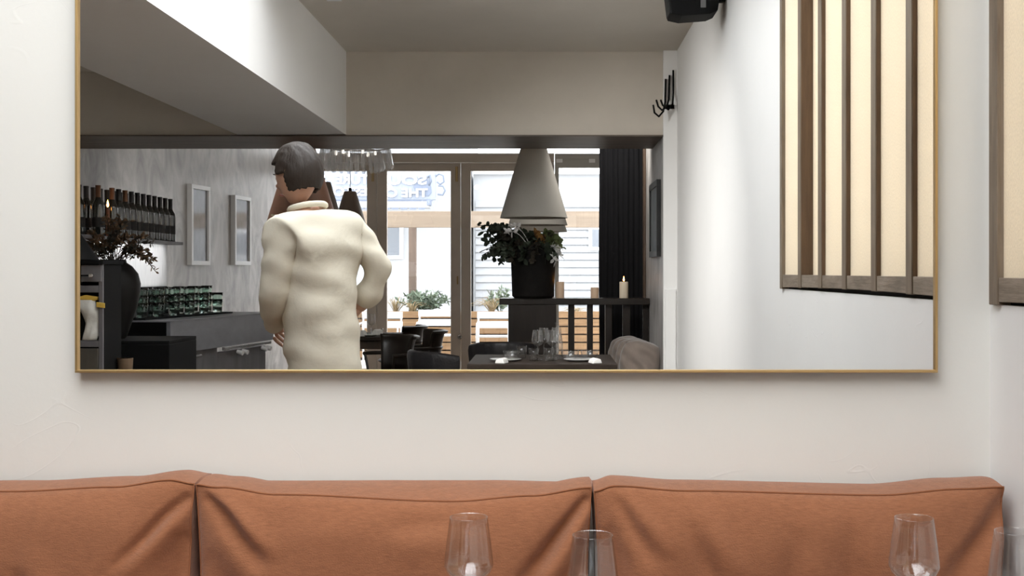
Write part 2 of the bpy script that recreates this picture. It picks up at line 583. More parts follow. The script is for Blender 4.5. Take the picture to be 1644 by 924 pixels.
# splayed grey wall on the left of the front room
lw = MB().prism([(-4.27, -YB), (-3.5, -YF), (-3.5, -YF - .1), (-4.9, -YF - .1), (-4.9, -YB)], 'z', 0, ZC)
struct('wall_bar', lw, M['grey_plaster'], 'grey brushed plaster wall behind the bar counter', 'wall')


def lwx(d):                      # x of the splayed wall at distance d from the lens
    return -4.27 + .77 * (d - D - YB) / (YF - YB)


# ------------------------------------------------------------------ mirror
MX0, MX1, MZ0, MZ1 = -1.0896, .8975, 1.1463, 2.25
mir = thing('wall_mirror', 'long rectangular mirror with slim brass frame on the cream wall', 'mirror', ((MX0 + MX1) / 2, 0, MZ0))
hw = (MX1 - MX0) / 2
H = MZ1 - MZ0
part('mirror_glass', MB().box(-hw + .004, hw - .004, -.021, -.0215, .004, H - .004), M['mirror'], mir)
part('backing', MB().box(-hw + .003, hw - .003, -.002, -.0205, .003, H - .003), M['mirror_back'], mir)
fw = .0062
for nm, b in (('frame_rail', (-hw, hw, 0, fw)), ('frame_rail', (-hw, hw, H - fw, H))):
    part(nm, MB().box(b[0], b[1], 0, -.03, b[2], b[3]), M['brass'], mir, bevel=.0008)
for nm, b in (('frame_stile', (-hw, -hw + fw)), ('frame_stile', (hw - fw, hw))):
    part(nm, MB().box(b[0], b[1], 0, -.03, fw, H - fw), M['brass'], mir, bevel=.0008)

# ------------------------------------------------------------------ slatted screen window in the right wall
win = thing('window_1', 'oak framed screen window with cream woven fabric between upright battens', 'window', (XR, 0, WZ0), kind='structure')
hz = WZ1 - WZ0
bars = [.27, .64, 1.01, 1.385, 1.755, 2.12]
part('frame_stile', MB().box(-.012, .10, -WY0, -WY0 - .05, 0, hz), M['oak'], win, bevel=.002)
part('frame_stile', MB().box(-.012, .10, -WY1 + .045, -WY1, 0, hz), M['oak'], win, bevel=.002)
part('frame_rail', MB().box(-.012, .10, -WY0, -WY1, hz - .06, hz), M['oak_rail'], win)
# lower rail: separate lengths between the battens, sagging a little at the mirror end
edges = [WY0 + .05] + bars + [WY1 - .045]
for i in range(len(edges) - 1):
    a, b = edges[i] + (.028 if i else 0), edges[i + 1] - (.028 if i < len(edges) - 2 else 0)
    lo_a = .006 + .010 * math.sin(min(1, a / WY1) * PI)
    lo_b = .006 + .010 * math.sin(min(1, b / WY1) * PI)
    part('sill_rail', MB().prism([(-a, lo_a), (-b, lo_b), (-b, .062), (-a, .062)], 'x', -.008, .06), M['oak_rail'], win, bevel=.0015)
part('gap_shade_strip', MB().box(.02, .11, -WY0, -WY1, 0, .055), M['gap'], win)  # dark strip stands for the shade in the gap under the rail
for yb in bars:
    lo = .004 + .010 * math.sin(yb / WY1 * PI)
    part('batten', MB().box(-.012, .10, -yb + .028, -yb - .028, lo, hz - .06), M['oak'], win, bevel=.002)
    part('batten_side', MB().box(-.009, .10, -yb + .0282, -yb + .031, .062, hz - .06), M['oak_brown'], win)
for i in range(len(edges) - 1):
    a, b = edges[i] - .004, edges[i + 1] + .004
    xd = .004 if i != 5 else .038
    part('fabric_panel', MB().box(xd, xd + .002, -a, -b, .05, hz - .05), M['shoji'], win)
    if i == 5:
        part('batten_side', MB().box(.0, .10, -b + .012, -b - .03, .05, hz - .05), M['oak_brown'], win)
        part('batten_side', MB().box(.0, .10, -a - .002, -a + .012, .05, hz - .05), M['oak_brown'], win)

# ------------------------------------------------------------------ bench and its three back cushions
BZ = .445
bench = thing('banquette', 'built-in bench below the mirror with rust upholstered seat', 'bench', (0, 0, 0))
part('plinth', MB().box(-2.4, 1.0, -.02, -.56, 0, .30), M['dark_wood_mid'], bench, bevel=.004)
for a, b in ((-2.4, -.76), (-.755, .10), (.105, 1.0)):
    part('seat_pad', MB().box(a, b, -.02, -.60, .30, BZ - .004), M['rust'], bench, bevel=.03)


def cushion(name, x0, x1, ztop, yfront, label, folds, seed, topfn):
    """A box cushion standing on the seat: front panel, top gusset and piping along the front seam."""
    W = x1 - x0
    t = thing(name, label, 'cushion', ((x0 + x1) / 2, 0, BZ), group='rust back cushions on the bench')
    NX, NZ, NG = 150, 90, 10
    def seam_z(u):                                   # u in 0..1 along the width: the front seam
        return topfn(u)[1]
    def back_z(u):
        return topfn(u)[0]
    def bulge(u, v):
        e = (1 - abs(2 * u - 1) ** 3.4) * (1 - abs(2 * v - 1) ** 3.0)
        return .062 * max(0, e) ** .62
    def disp(u, v):
        X, Z = (u - .5) * W, v
        s = 0
        for (ax, az, bx, bz, wd, dp) in folds:       # creases given in metres from left / from the top
            px, pz = u * W, (1 - v) * .46
            px += .013 * math.sin(pz * 15 + ax * 9 + seed) + .006 * mnoise.noise(Vector((pz * 16, ax * 7, seed)))
            wd = wd * (.75 + 1.1 * pz / .3)
            dx, dz = bx - ax, bz - az
            L2 = dx * dx + dz * dz
            tt = max(0, min(1, ((px - ax) * dx + (pz - az) * dz) / L2))
            qx, qz = ax + dx * tt, az + dz * tt
            side = ((px - ax) * dz - (pz - az) * dx) / math.sqrt(L2)
            dd = math.hypot(px - qx, pz - qz)
            fade = math.sin(PI * min(1, tt * .85 + .15))
            s -= dp * fade * math.exp(-(dd / wd) ** 2)
            s += dp * .75 * fade * math.exp(-((side - wd * 1.9) / (wd * 1.5)) ** 2) * math.exp(-max(0, dd - abs(side)) ** 2 / .0016)
        n = mnoise.noise(Vector((u * W * 5, v * 2.2 + seed, seed * 1.7))) * .011 + mnoise.noise(Vector((u * W * 13, v * 6 + seed, seed))) * .0028
        return s + n * min(1, 6 * min(u, 1 - u, v + .1, 1 - v))
    verts, faces = [], []
    idx = {}
    for j in range(NZ + 1):
        v = j / NZ
        for i in range(NX + 1):
            u = i / NX
            zt = seam_z(u) - BZ
            y = -(yfront + bulge(u, v) + disp(u, v))
            # the side edges draw in a little between the corners
            pull = .010 * math.sin(PI * v) * (abs(2 * u - 1) ** 6) * (-1 if u > .5 else 1)
            idx[(i, j)] = len(verts)
            verts.append(((u - .5) * W + pull, y, v * zt))
    for j in range(NZ):
        for i in range(NX):
            faces.append((idx[(i, j)], idx[(i + 1, j)], idx[(i + 1, j + 1)], idx[(i, j + 1)]))
    mb = MB().add(verts, faces)
    fm = part('front_panel', mb, M['rust'], t, smooth=True)
    # gusset: top and two ends, going back to the wall
    gv, gf = [], []
    ring = []
    for j in range(NZ, -1, -1):
        pass
    path = [(idx[(0, j)]) for j in range(NZ + 1)] + [(idx[(i, NZ)]) for i in range(1, NX + 1)] + [(idx[(NX, j)]) for j in range(NZ - 1, -1, -1)]
    n = len(path)
    for k in range(NG + 1):
        q = k / NG
        for a, vi in enumerate(path):
            x, y, z = verts[vi]
            u = min(1, max(0, x / W + .5))
            zt = seam_z(u) - BZ
            f = z / zt
            zz = z + (back_z(u) - seam_z(u)) * q * f ** 3 + .006 * math.sin(PI * q) * f ** 8
            xx = x
            puff = .006 * math.sin(PI * q)
            if f < .999:
                xx += puff * (-1 if x < 0 else 1)
            zz += (.0012 * mnoise.noise(Vector((x * 9 + seed, q * 2, 1.3)))) * f
            gv.append((xx, y * (1 - q) + (-.028) * q, zz))
    for k in range(NG):
        for a in range(n - 1):
            gf.append((k * n + a, k * n + a + 1, (k + 1) * n + a + 1, (k + 1) * n + a))
    last = NG * n
    gf.append(tuple(last + a for a in range(n)))
    part('gusset', MB().add(gv, gf), M['rust'], t, smooth='auto')
    sp = [Vector(verts[vi]) + Vector((0, -.0012, .0006)) for vi in path[NZ - 40: -(NZ - 40)]]
    part('piping', MB().tube(sp, .0021, 6), M['rust_seam'], t, smooth=True)
    return t


def interp(pts):
    def f(u):
        for (a, va), (b, vb) in zip(pts, pts[1:]):
            if u <= b:
                s = (u - a) / (b - a)
                s = s * s * (3 - 2 * s)
                return va + (vb - va) * s
        return pts[-1][1]
    return f


FY = .165


def zz_from(py, d):
    return EYE - (py - VPY) * d / FPX


def top_profile(back, front):
    bz = interp([(u, zz_from(py, D - .03)) for u, py in back])
    fz = interp([(u, zz_from(py, D - FY - .012)) for u, py in front])
    return lambda u: (max(bz(u), fz(u) + .001), fz(u))


d_f = D - FY
cx = lambda px: (px - VPX) * d_f / FPX
cushion('back_cushion', cx(-330), cx(312), .9, FY, 'rust linen back cushion at the left end, cut off by the frame edge',
        [(.86, .03, .70, .17, .012, .020), (.845, .12, .80, .46, .02, .022), (.52, .18, .56, .42, .016, .016), (.44, .20, .50, .46, .02, .010), (.05, .02, .22, .2, .014, .02)], 1.3,
        top_profile([(0, 775), (.5, 777), (.75, 774), (1, 769)], [(0, 795), (.55, 790), (.8, 783), (.94, 772), (1, 778)]))
cushion('back_cushion', cx(316), cx(949), .9, FY, 'rust linen middle back cushion with a long diagonal crease at its right end',
        [(.84, .03, .70, .24, .016, .030), (.82, .20, .60, .46, .02, .016), (.02, .03, .17, .16, .016, .022), (.05, .16, .26, .40, .022, .014), (.33, .22, .26, .44, .02, .010), (.56, .04, .40, .06, .02, .006)], 4.1,
        top_profile([(0, 771), (.3, 771), (.7, 770), (1, 773)], [(0, 779), (.06, 783), (.2, 795), (.65, 806), (.85, 797), (1, 784)]))
cushion('back_cushion', cx(954), cx(1611), .9, FY, 'darker looking rust linen back cushion against the right side wall',
        [(.05, .04, .12, .16, .016, .013), (.2, .08, .28, .22, .018, .013), (.88, .03, .74, .26, .024, .022), (.45, .10, .36, .40, .022, .011), (.56, .08, .50, .34, .022, .010), (.02, .1, .07, .4, .02, .016)], 8.7,
        top_profile([(0, 773), (.3, 776), (.7, 780), (1, 777)], [(0, 790), (.05, 781), (.22, 789), (.7, 796), (.9, 786), (1, 783)]))


# ------------------------------------------------------------------ glassware (one wine glass copied about)
def wineglass_mesh():
    o = [(.0, .0), (.034, .0), (.036, .0015), (.030, .004), (.010, .0075), (.0048, .016), (.0040, .05), (.0042, .085), (.008, .094),
         (.024, .104), (.0375, .116), (.0425, .128), (.0418, .138), (.0385, .165), (.0345, .195), (.0325, .2095), (.0322, .2105)]
    i = [(.0314, .2100), (.0334, .195), (.0374, .165), (.0406, .138), (.0411, .129), (.0362, .1185), (.0225, .107), (.008, .099), (.0, .098)]
    prof = o + i
    # smooth the profile slightly by linear subdivision
    return MB().lathe(prof, seg=40)


TZ = .75
wg_me = wineglass_mesh().mesh('bowl')
wg_me.materials.append(M['wine_glass'])
for p in wg_me.polygons:
    p.use_smooth = True


def wine_glass(loc, label, group=None):
    o = bpy.data.objects.new('wine_glass', wg_me)
    COL.objects.link(o)
    o.location = loc
    o.rotation_euler = (0, 0, random.random() * 6)
    return tag(o, label, 'wine glass', group)


def cafe_table(name, x, y, sx, sy, label, m):
    t = thing(name, label, 'table', (x, y, 0))
    part('table_top', MB().box(-sx / 2, sx / 2, -sy / 2, sy / 2, TZ - .03, TZ), m, t, bevel=.004)
    part('pedestal', MB().lathe([(.03, .02), (.03, TZ - .03)], seg=16), M['black'], t, smooth='auto')
    part('base_plate', MB().lathe([(.2, 0), (.2, .012), (.05, .022)], seg=28), M['black'], t, smooth='auto')
    return t


cafe_table('cafe_table', -.08, -.90, .62, .56, 'dark wooden table in front of the middle cushion, below the frame', M['tablecloth'])
cafe_table('cafe_table', .685, -.90, .60, .56, 'dark wooden table in front of the right cushion, below the frame', M['tablecloth'])
for px, py, d, lab in ((752.5, 833, 2.058, 'clear wine glass in front of the middle cushion, left of the pair'),
                       (951.5, 857, 1.918, 'clear wine glass in front of the gap between middle and right cushions'),
                       (1467.5, 834.5, 2.052, 'clear wine glass in front of the right cushion, standing alone'),
                       (1630, 852, 1.945, 'clear wine glass at the right edge, cut by the frame')):
    p = at(px, py, d)
    wine_glass((p.x, p.y, TZ), lab, 'wine glasses on the tables by the bench')


# ------------------------------------------------------------------ speaker and coat hook on the right
sp = thing('loudspeaker', 'black wedge loudspeaker high on the white side wall', 'loudspeaker', (XR, -4.25, 2.845))
part('cabinet', MB().prism([(-.325, .012), (-.26, -.002), (-.10, 0.01), (-.055, .03), (-.02, .29), (-.36, .29)], 'y', -.11, .11), M['black'], sp, bevel=.006)
part('grille', MB().prism([(-.318, .02), (-.33, .022), (-.362, .28), (-.35, .28)], 'y', -.095, .095), mat('speaker_grille', (.02, .02, .02), .8, bump=.5, bscale=200), sp)
part('bracket', MB().box(-.06, 0, -.03, .03, .10, .2), M['black'], sp, bevel=.004)
part('badge', MB().box(-.155, -.125, .1101, .113, .045, .10), mat('grey_badge', (.16, .16, .16), .5), sp)

hk = thing('coat_hook', 'black iron three-armed hook high on the white pilaster', 'hook', (.96, -YB + .06, 2.67))
base = Vector((.96, -YB + .06, 2.67))
for pts in ([(1080, 114), (1080, 150), (1079, 168), (1072, 177), (1063, 170), (1060, 162)],
            [(1074, 122), (1073, 160), (1070, 172), (1062, 178), (1056, 172), (1053, 162)],
            [(1068, 128), (1067, 165), (1064, 180), (1057, 188), (1050, 182), (1048, 170)]):
    path = []
    for i, (px, py) in enumerate(pts):
        p = at(px, py, 9.62 - .05 * max(0, i - 1))
        path.append(p - base)
    part('hook_arm', MB().tube(path, .0075, 8), M['black'], hk, smooth=True)
part('back_plate', MB().box(-.035, .05, -.006, .0, .0, .04), M['black'], hk, bevel=.002)


# added wall washer, unseen above the frame, to brighten the right wall
ww = thing('added_wall_washer', 'added unseen ceiling luminaire brightening the white side wall', 'lamp', (-1.3, -4.0, ZC))
part('housing', MB().box(-.06, .03, -.65, .65, -.10, 0), M['white_paint'], ww, bevel=.004)
part('reflector', MB().box(-.06, .07, -.65, .65, -.012, 0), M['white_paint'], ww)
ld = bpy.data.lights.new('added_washer_lamp', 'AREA')
ld.shape = 'RECTANGLE'
ld.size, ld.size_y = .08, 1.25
ld.energy = WASH_W
ld.color = (1, .985, .965)
ld.spread = math.radians(92)
lo = bpy.data.objects.new('added_washer_lamp', ld)
lo.location = (-1.3 + .045, -4.0, ZC - .07)
lo.rotation_euler = Vector((2.3, -1.9, -2.1)).to_track_quat('-Z', 'Y').to_euler()
COL.objects.link(lo)


def spotlight(x, y_, target, label, group, k=1):  # added fittings, hidden by the cross beam, that brighten the front room
    t = thing('added_spotlight', label, 'spotlight', (x, y_, ZC), group=group)
    src = Vector((x, y_, ZC - .14))
    dv = (Vector(target) - src).normalized()
    o_ = Vector((0, 0, -.14))
    part('base_plate', MB().lathe([(.05, -.02), (.05, 0)], seg=18), M['white_paint'], t, smooth='auto')
    part('arm', MB().tube([(0, 0, -.02), (0, 0, -.11)], .008, 8), M['white_paint'], t)
    part('lamp_head', MB().tube([o_ - dv * .09, o_ - dv * .08, o_ + dv * .05], [.02, .045, .05], 18), M['white_paint'], t, smooth='auto')
    l_ = bpy.data.lights.new('added_spot_lamp', 'SPOT')
    l_.energy = SPOT_W * k
    l_.spot_size = math.radians(120)
    l_.spot_blend = 1.0
    l_.shadow_soft_size = .05
    l_.color = (1, .96, .91)
    q = bpy.data.objects.new('added_spot_lamp', l_)
    q.location = src + dv * .11
    q.rotation_euler = dv.to_track_quat('-Z', 'Y').to_euler()
    COL.objects.link(q)


for x, tx, k, lab in ((-2.9, -3.2, 1.6, 'added white ceiling spotlight behind the cross beam, above the bar'), (-1.3, -1.6, 1, 'added white ceiling spotlight behind the cross beam, between bar and lamps'), (.45, 1.1, 2.4, 'added white ceiling spotlight behind the cross beam, before the grey lamps')):
    spotlight(x, -YB2 - .12, (tx, -10.0, .9), lab, 'added ceiling spotlights of the front room', k)


# ------------------------------------------------------------------ pictures
def wall_picture(label, p0, p1, z0, z1, fm, am, bw, depth):
    """p0, p1: two plan points on the wall, the frame hangs between them, facing the room"""
    a, b = Vector((*p0, 0)), Vector((*p1, 0))
    L = (b - a).length
    ang = math.atan2(b.y - a.y, b.x - a.x)
    t = thing('framed_picture', label, 'picture', ((a.x + b.x) / 2, (a.y + b.y) / 2, z0), ang)
    h = z1 - z0
    part('print', MB().box(-L / 2 + bw, L / 2 - bw, -.001, depth * .6, bw, h - bw), am, t)
    for q in ((-L / 2, L / 2, 0, bw), (-L / 2, L / 2, h - bw, h)):
        part('frame_rail', MB().box(q[0], q[1], 0, depth, q[2], q[3]), fm, t, bevel=.002)
    for q in ((-L / 2, -L / 2 + bw), (L / 2 - bw, L / 2)):
        part('frame_stile', MB().box(q[0], q[1], 0, depth, bw, h - bw), fm, t, bevel=.002)
    return t


for lab, d0, d1, z0, z1 in (('white framed grey print on the grey wall, nearer the bottles', 13.02, 13.53, 1.447, 2.32),
                            ('white framed grey print on the grey wall, nearer the copper lamp', 14.27, 14.80, 1.454, 2.28)):
    wall_picture(lab, (lwx(d0), -(d0 - D)), (lwx(d1), -(d1 - D)), z0, z1, M['picture_white'], M['art_grey'], .045, .055)
wall_picture('narrow looking black framed print on the right side wall by the curtain', (XA, -(10.6 - D)), (XA, -(9.86 - D)), 1.50, 2.13, M['picture_black'], M['art_pale'], .05, .035)


# ------------------------------------------------------------------ pendant lamps
def pendant(px, d, wpx, hpx, ybot, m, label, group):
    s = FPX / d
    p = at(px, ybot, d)
    R, Hh = wpx / s / 2, hpx / s
    t = thing('pendant_lamp', label, 'lamp', p, 0, group)
    rt = R * .29
    prof = [(R, 0), (rt, Hh), (rt * .9, Hh + .004), (.012, Hh + .004), (.012, Hh + .001), (rt * .88, Hh - .001), (R - .005, .001)]
    part('shade', MB().lathe(prof, seg=48, closed=True), m, t, smooth='auto')
    part('cap', MB().lathe([(.0, Hh + .05), (.018, Hh + .05), (.022, Hh + .004), (.0, Hh + .004)], seg=14), M['black'], t, smooth='auto')
    part('flex', MB().tube([(0, 0, Hh + .05), (0, 0, ZC - p.z - .02)], .004, 6), M['cable'], t)
    part('ceiling_rose', MB().lathe([(.045, ZC - p.z - .02), (.045, ZC - p.z)], seg=18), M['cable'], t, smooth='auto')
    part('bulb', MB().lathe([(0, Hh * .45), (.02, Hh * .47), (.03, Hh * .53), (.026, Hh * .6), (.013, Hh * .66), (.013, Hh * .72), (0, Hh * .72)], seg=16), M['white_gloss'], t, smooth=True)
    return t


g1, g2 = 'grey cone lamps over the middle tables', 'brown cone lamps by the bar'
pendant(857, 11.2, 108, 130, 350, M['shade_grey'], 'nearest and largest looking of three grey cone lamps hanging in line', g1)
pendant(863.5, 13.0, 95, 112, 361.5, M['shade_grey'], 'middle one of three grey cone lamps hanging in line', g1)
pendant(868, 14.9, 85, 98, 372, M['shade_grey'], 'farthest of three grey cone lamps, lowest rim of the line', g1)
pendant(487, 11.2, 118, 140, 367, M['shade_copper'], 'large copper brown cone lamp behind the head of the person', g2)
pendant(520.5, 13.0, 80, 96, 389, M['shade_brown'], 'dark brown cone lamp between the copper lamp and the small one', g2)
pendant(563, 14.9, 68, 80, 388, M['shade_brown'], 'smallest looking brown cone lamp beside the door post', g2)

# ------------------------------------------------------------------ crystal chandelier
pc = at(572, 275, 12.3)
ch = thing('chandelier', 'ring chandelier of clear glass drops under the ceiling', 'chandelier', (pc.x, pc.y, pc.z))
part('rod', MB().tube([(0, 0, .26), (0, 0, ZC - pc.z)], .008, 8), M['chrome'], ch)
part('ceiling_plate', MB().lathe([(.09, ZC - pc.z - .03), (.09, ZC - pc.z)], seg=24), M['chrome'], ch, smooth='auto')
for R, z in ((.34, .24), (.25, .20)):
    ringp = [(R * math.cos(a * PI / 24), R * math.sin(a * PI / 24), z) for a in range(49)]
    part('ring', MB().tube(ringp, .009, 6, False), M['chrome'], ch, smooth=True)
for a in range(3):
    an = a * 2 * PI / 3
    part('spoke', MB().tube([(0, 0, .27), (.34 * math.cos(an), .34 * math.sin(an), .24)], .005, 6), M['chrome'], ch)
for a in range(6):
    an = a * PI / 3
    part('added_bulb', MB().lathe([(0, 0), (.012, .004), (.014, .03), (.006, .05), (0, .055)], seg=10), M['bulb_glow'], ch, smooth=True, loc=(.2 * math.cos(an), .2 * math.sin(an), .16))
drop = MB().prism([(.0, 0), (.012, -.012), (.016, -.10), (.022, -.19), (.006, -.215), (-.008, -.2), (-.006, -.1), (-.01, -.012)], 'y', -.011, .011).mesh('glass_drop')
drop.materials.append(M['crystal'])
for R, z, n, sc in ((.34, .235, 34, 1.0), (.25, .195, 22, .95)):
    for k in range(n):
        a = 2 * PI * k / n
        o = bpy.data.objects.new('glass_drop', drop)
        COL.objects.link(o)
        o.parent = ch
        o.location = (R * math.cos(a), R * math.sin(a), z)
        o.rotation_euler = (0, .12 * random.uniform(-1, 1) - .1, a)
        o.scale = (1.25, 1.25, sc)

# ------------------------------------------------------------------ shop front: three folding doors, a fixed light and a transom
DF = D + YF
def fx(px):
    return (px - VPX) * DF / FPX
def fz(py):
    return EYE - (py - VPY) * DF / FPX


ZH = fz(262)                                   # top of the leaves
for k, (a, b) in enumerate(((472, 606), (606.6, 740), (740.6, 890))):
    x0, x1 = fx(a), fx(b)
    lab = ['taupe glazed folding door leaf behind the brown lamps', 'taupe glazed folding door leaf in the middle with pergola post behind',
           'taupe glazed folding door leaf behind the black vase'][k]
    dr = thing('door_%d' % (k + 1), lab, 'door', (x0, -YF, 0), kind='structure')
    Wd = x1 - x0
    sw = .135
    part('stile', MB().box(0, sw, -.03, .03, 0, ZH), M['door_paint'], dr, bevel=.004)
    part('stile', MB().box(Wd - sw, Wd, -.03, .03, 0, ZH), M['door_paint'], dr, bevel=.004)
    part('top_rail', MB().box(sw, Wd - sw, -.03, .03, fz(275), ZH), M['door_paint'], dr, bevel=.004)
    part('bottom_rail', MB().box(sw, Wd - sw, -.03, .03, 0, .05), M['door_paint'], dr, bevel=.004)
    part('pane', MB().box(sw, Wd - sw, -.003, .003, .05, fz(275)), M['pane'], dr)
    for hx in (Wd - .05,):
        part('bolt', MB().box(hx - .02, hx + .015, .03, .045, fz(292), fz(268)), M['brass_old'], dr, bevel=.003)
        part('latch', MB().box(hx - .0, hx + .02, .03, .05, fz(456), fz(443)), M['brass_old'], dr, bevel=.003)
    if k == 1:
        kn = part('knob', MB().lathe([(0, 0), (.02, .004), (.03, .02), (.022, .04), (0, .045)], seg=16), M['glass'], dr, smooth=True)
        kn.location = (Wd - .01, .03, fz(540))
        kn.rotation_euler = (-PI / 2, 0, 0)
struct('trim_6', MB().box(-3.6, fx(890), -YF - .07, -YF + .07, ZH + .006, fz(247)), M['door_paint'], 'taupe head beam over the folding doors', 'trim', bevel=.005)
struct('trim_7', MB().box(fx(464), fx(471.5), -YF - .06, -YF + .06, 0, fz(247)), M['door_paint_pale'], 'pale door jamb at the end of the grey wall', 'trim', bevel=.004)
struct('trim_8', MB().box(-4.6, XA, -YF - .1, -YF + .05, fz(232), ZC), M['door_paint'], 'strip of wall above the transom window', 'trim')
w3 = thing('window_3', 'long bright transom window above the door head beam', 'window', (0, -YF, 0), kind='structure')
part('pane', MB().box(-3.5, XA, -.003, .003, fz(247), fz(232)), M['pane'], w3)
w2 = thing('window_2', 'pale framed side window between lamp and black curtain', 'window', (fx(890.6), -YF, 0), kind='structure')
Ww = XA - fx(890.6)
zt = fz(256)
part('head', MB().box(0, Ww, -.05, .05, zt, fz(247)), M['door_paint_pale'], w2, bevel=.003)
part('stile', MB().box(0, .055, -.04, .04, 0, zt), M['door_paint_pale'], w2, bevel=.003)
part('stile', MB().box(Ww - .07, Ww, -.04, .04, 0, zt), M['door_paint_pale'], w2, bevel=.003)
part('top_rail', MB().box(.055, Ww - .07, -.04, .04, fz(270), zt), M['door_paint_pale'], w2, bevel=.003)
part('bottom_rail', MB().box(.055, Ww - .07, -.04, .04, 0, .12), M['door_paint_pale'], w2, bevel=.003)
part('pane', MB().box(.055, Ww - .07, -.003, .003, .12, fz(270)), M['pane'], w2)
for px in (898, 950):
    part('hinge', MB().box(fx(px - 5) - fx(890.6), fx(px + 5) - fx(890.6), .05, .065, fz(262), fz(256)), M['white_gloss'], w2, bevel=.003)

# light switch and service panel near the end of the grey wall
dS = 15.9
sw_ = thing('wall_panel', 'pale flush service panel low on the grey wall beside the person', 'panel', (lwx(dS) + .004, -(dS - D), fz(455)), math.atan2(YF - YB, -.77) + PI)
part('panel', MB().box(-.25, .25, -.012, .02, 0, fz(395) - fz(455)), M['door_paint_pale'], sw_, bevel=.004)
part('handle', MB().box(.18, .21, -.03, -.012, .2, .34), M['white_gloss'], sw_, bevel=.003)

# ------------------------------------------------------------------ black curtain and its post
def curtain():
    x0, x1 = (962 - VPX) * 11.69 / FPX, (1033 - VPX) * 11.69 / FPX
    y0 = -(11.69 - D)
    vs, fs = [], []
    NX, NZ = 110, 24
    Z1 = 2.86
    for j in range(NZ + 1):
        z = Z1 * j / NZ
        for i in range(NX + 1):
            u = i / NX
            amp = .011 * (.7 + .3 * math.sin(j * .3 + i * .2))
            ph = u * 2 * PI * 8.5 + .4 * math.sin(z * 1.3 + u * 5)
            vs.append((x0 + (x1 - x0) * u + .004 * math.sin(z * 3.1 + u * 9), y0 + amp * math.sin(ph), z + .01))
    for j in range(NZ):
        for i in range(NX):
            a = j * (NX + 1) + i
            fs.append((a, a + 1, a + NX + 2, a + NX + 1))
    t = thing('curtain', 'full height black curtain beside the side window', 'curtain', (0, 0, 0))
    c = part('cloth', MB().add(vs, fs), M['curtain'], t, smooth=True)
    so = c.modifiers.new('thickness', 'SOLIDIFY')
    so.thickness = .006
    part('rod', MB().tube([(x0 - .05, y0, 2.88), (XA, y0, 2.88)], .014, 10), M['black'], t, smooth='auto')
    return t


curtain()
tag(part('timber_post', MB().box((1032 - VPX) * 11.4 / FPX, XA - .001, -(11.35 - D), -(11.47 - D), 0, ZC), M['dark_wood_mid'], bevel=.004),
    'slim brown timber post between curtain and grey side wall', 'post')

# ------------------------------------------------------------------ balustrade with end cabinet, vase, candles
DB = 11.04
SB = FPX / DB
yB = -(DB - D)
bx = lambda px: (px - VPX) / SB
bz = lambda py: EYE - (py - VPY) / SB
bal = thing('balustrade', 'dark wooden balustrade with flat rail carrying candles', 'balustrade', (0, yB, 0))
part('handrail', MB().box(bx(803), XA - .004, -.13, .13, bz(488), bz(478)), M['dark_wood'], bal, bevel=.004)
part('end_panel', MB().box(bx(817), bx(893), -.12, .12, 0, bz(488)), M['dark_wood'], bal, bevel=.004)
part('bottom_rail', MB().box(bx(893), XA - .004, -.04, .04, .05, .12), M['dark_wood'], bal, bevel=.003)
for a, b in ((912, 922), (942, 951.5), (971, 982), (999, 1011), (1031, 1040)):
    part('baluster', MB().box(bx(a), bx(b), -.03, .03, .12, bz(488)), M['dark_wood'], bal, bevel=.003)


def candle(px, pyb, wpx, hpx, d, m, label, lit, group=None, zbase=None):
    s = FPX / d
    p = at(px, pyb, d)
    if zbase is not None:
        p.z = zbase
    t = thing('candle', label, 'candle', p, 0, group)
    R, h = wpx / s / 2, hpx / s
    part('wax', MB().lathe([(R, 0), (R, h - .006), (R * .93, h), (R * .75, h - .003), (R * .55, h - .012), (0, h - .014)], seg=22), m, t, smooth='auto')
    part('wick', MB().tube([(0, 0, h - .014), (0, .001, h + .008)], .0015, 5), M['black'], t)
    if lit:
        k = max(.007, R * .18)
        part('flame', MB().lathe([(0, h + .003), (k * .8, h + .010), (k, h + .018), (k * .7, h + .032), (k * .25, h + .045), (0, h + .052)], seg=12), M['flame'], t, smooth=True)
    return t


cg = 'pillar candles on the balustrade'
RZ = bz(478)
candle(899, 478, 13.5, 26, DB, M['wax'], 'lit pillar candle next to the black vase', True, cg, RZ)
candle(954.5, 478, 13, 17, DB, M['wax'], 'short unlit pillar candle at the curtain edge, lowest of three', False, cg, RZ)
candle(1001, 478, 14, 26, DB, M['wax_white'], 'lit pillar candle in front of the black curtain', True, cg, RZ)


# ------------------------------------------------------------------ vases and foliage
def leaf(mb, p, dirv, nrm, L, W, bend=.15):
    d = Vector(dirv).normalized()
    s = d.cross(Vector(nrm))
    s = s.normalized() if s.length > 1e-4 else d.orthogonal().normalized()
    n = s.cross(d)
    p = Vector(p)
    pts = [p, p + d * L * .3 + s * W * .42 + n * bend * L * .3, p + d * L * .7 + s * W * .45 + n * bend * L * .25, p + d * L,
           p + d * L * .7 - s * W * .45 + n * bend * L * .25, p + d * L * .3 - s * W * .42 + n * bend * L * .3,
           p + d * L * .5]
    mb.add(pts, [(0, 1, 6), (1, 2, 6), (2, 3, 6), (3, 4, 6), (4, 5, 6), (5, 0, 6)])


def rv():
    return Vector((random.uniform(-1, 1), random.uniform(-1, 1), random.uniform(-1, 1)))


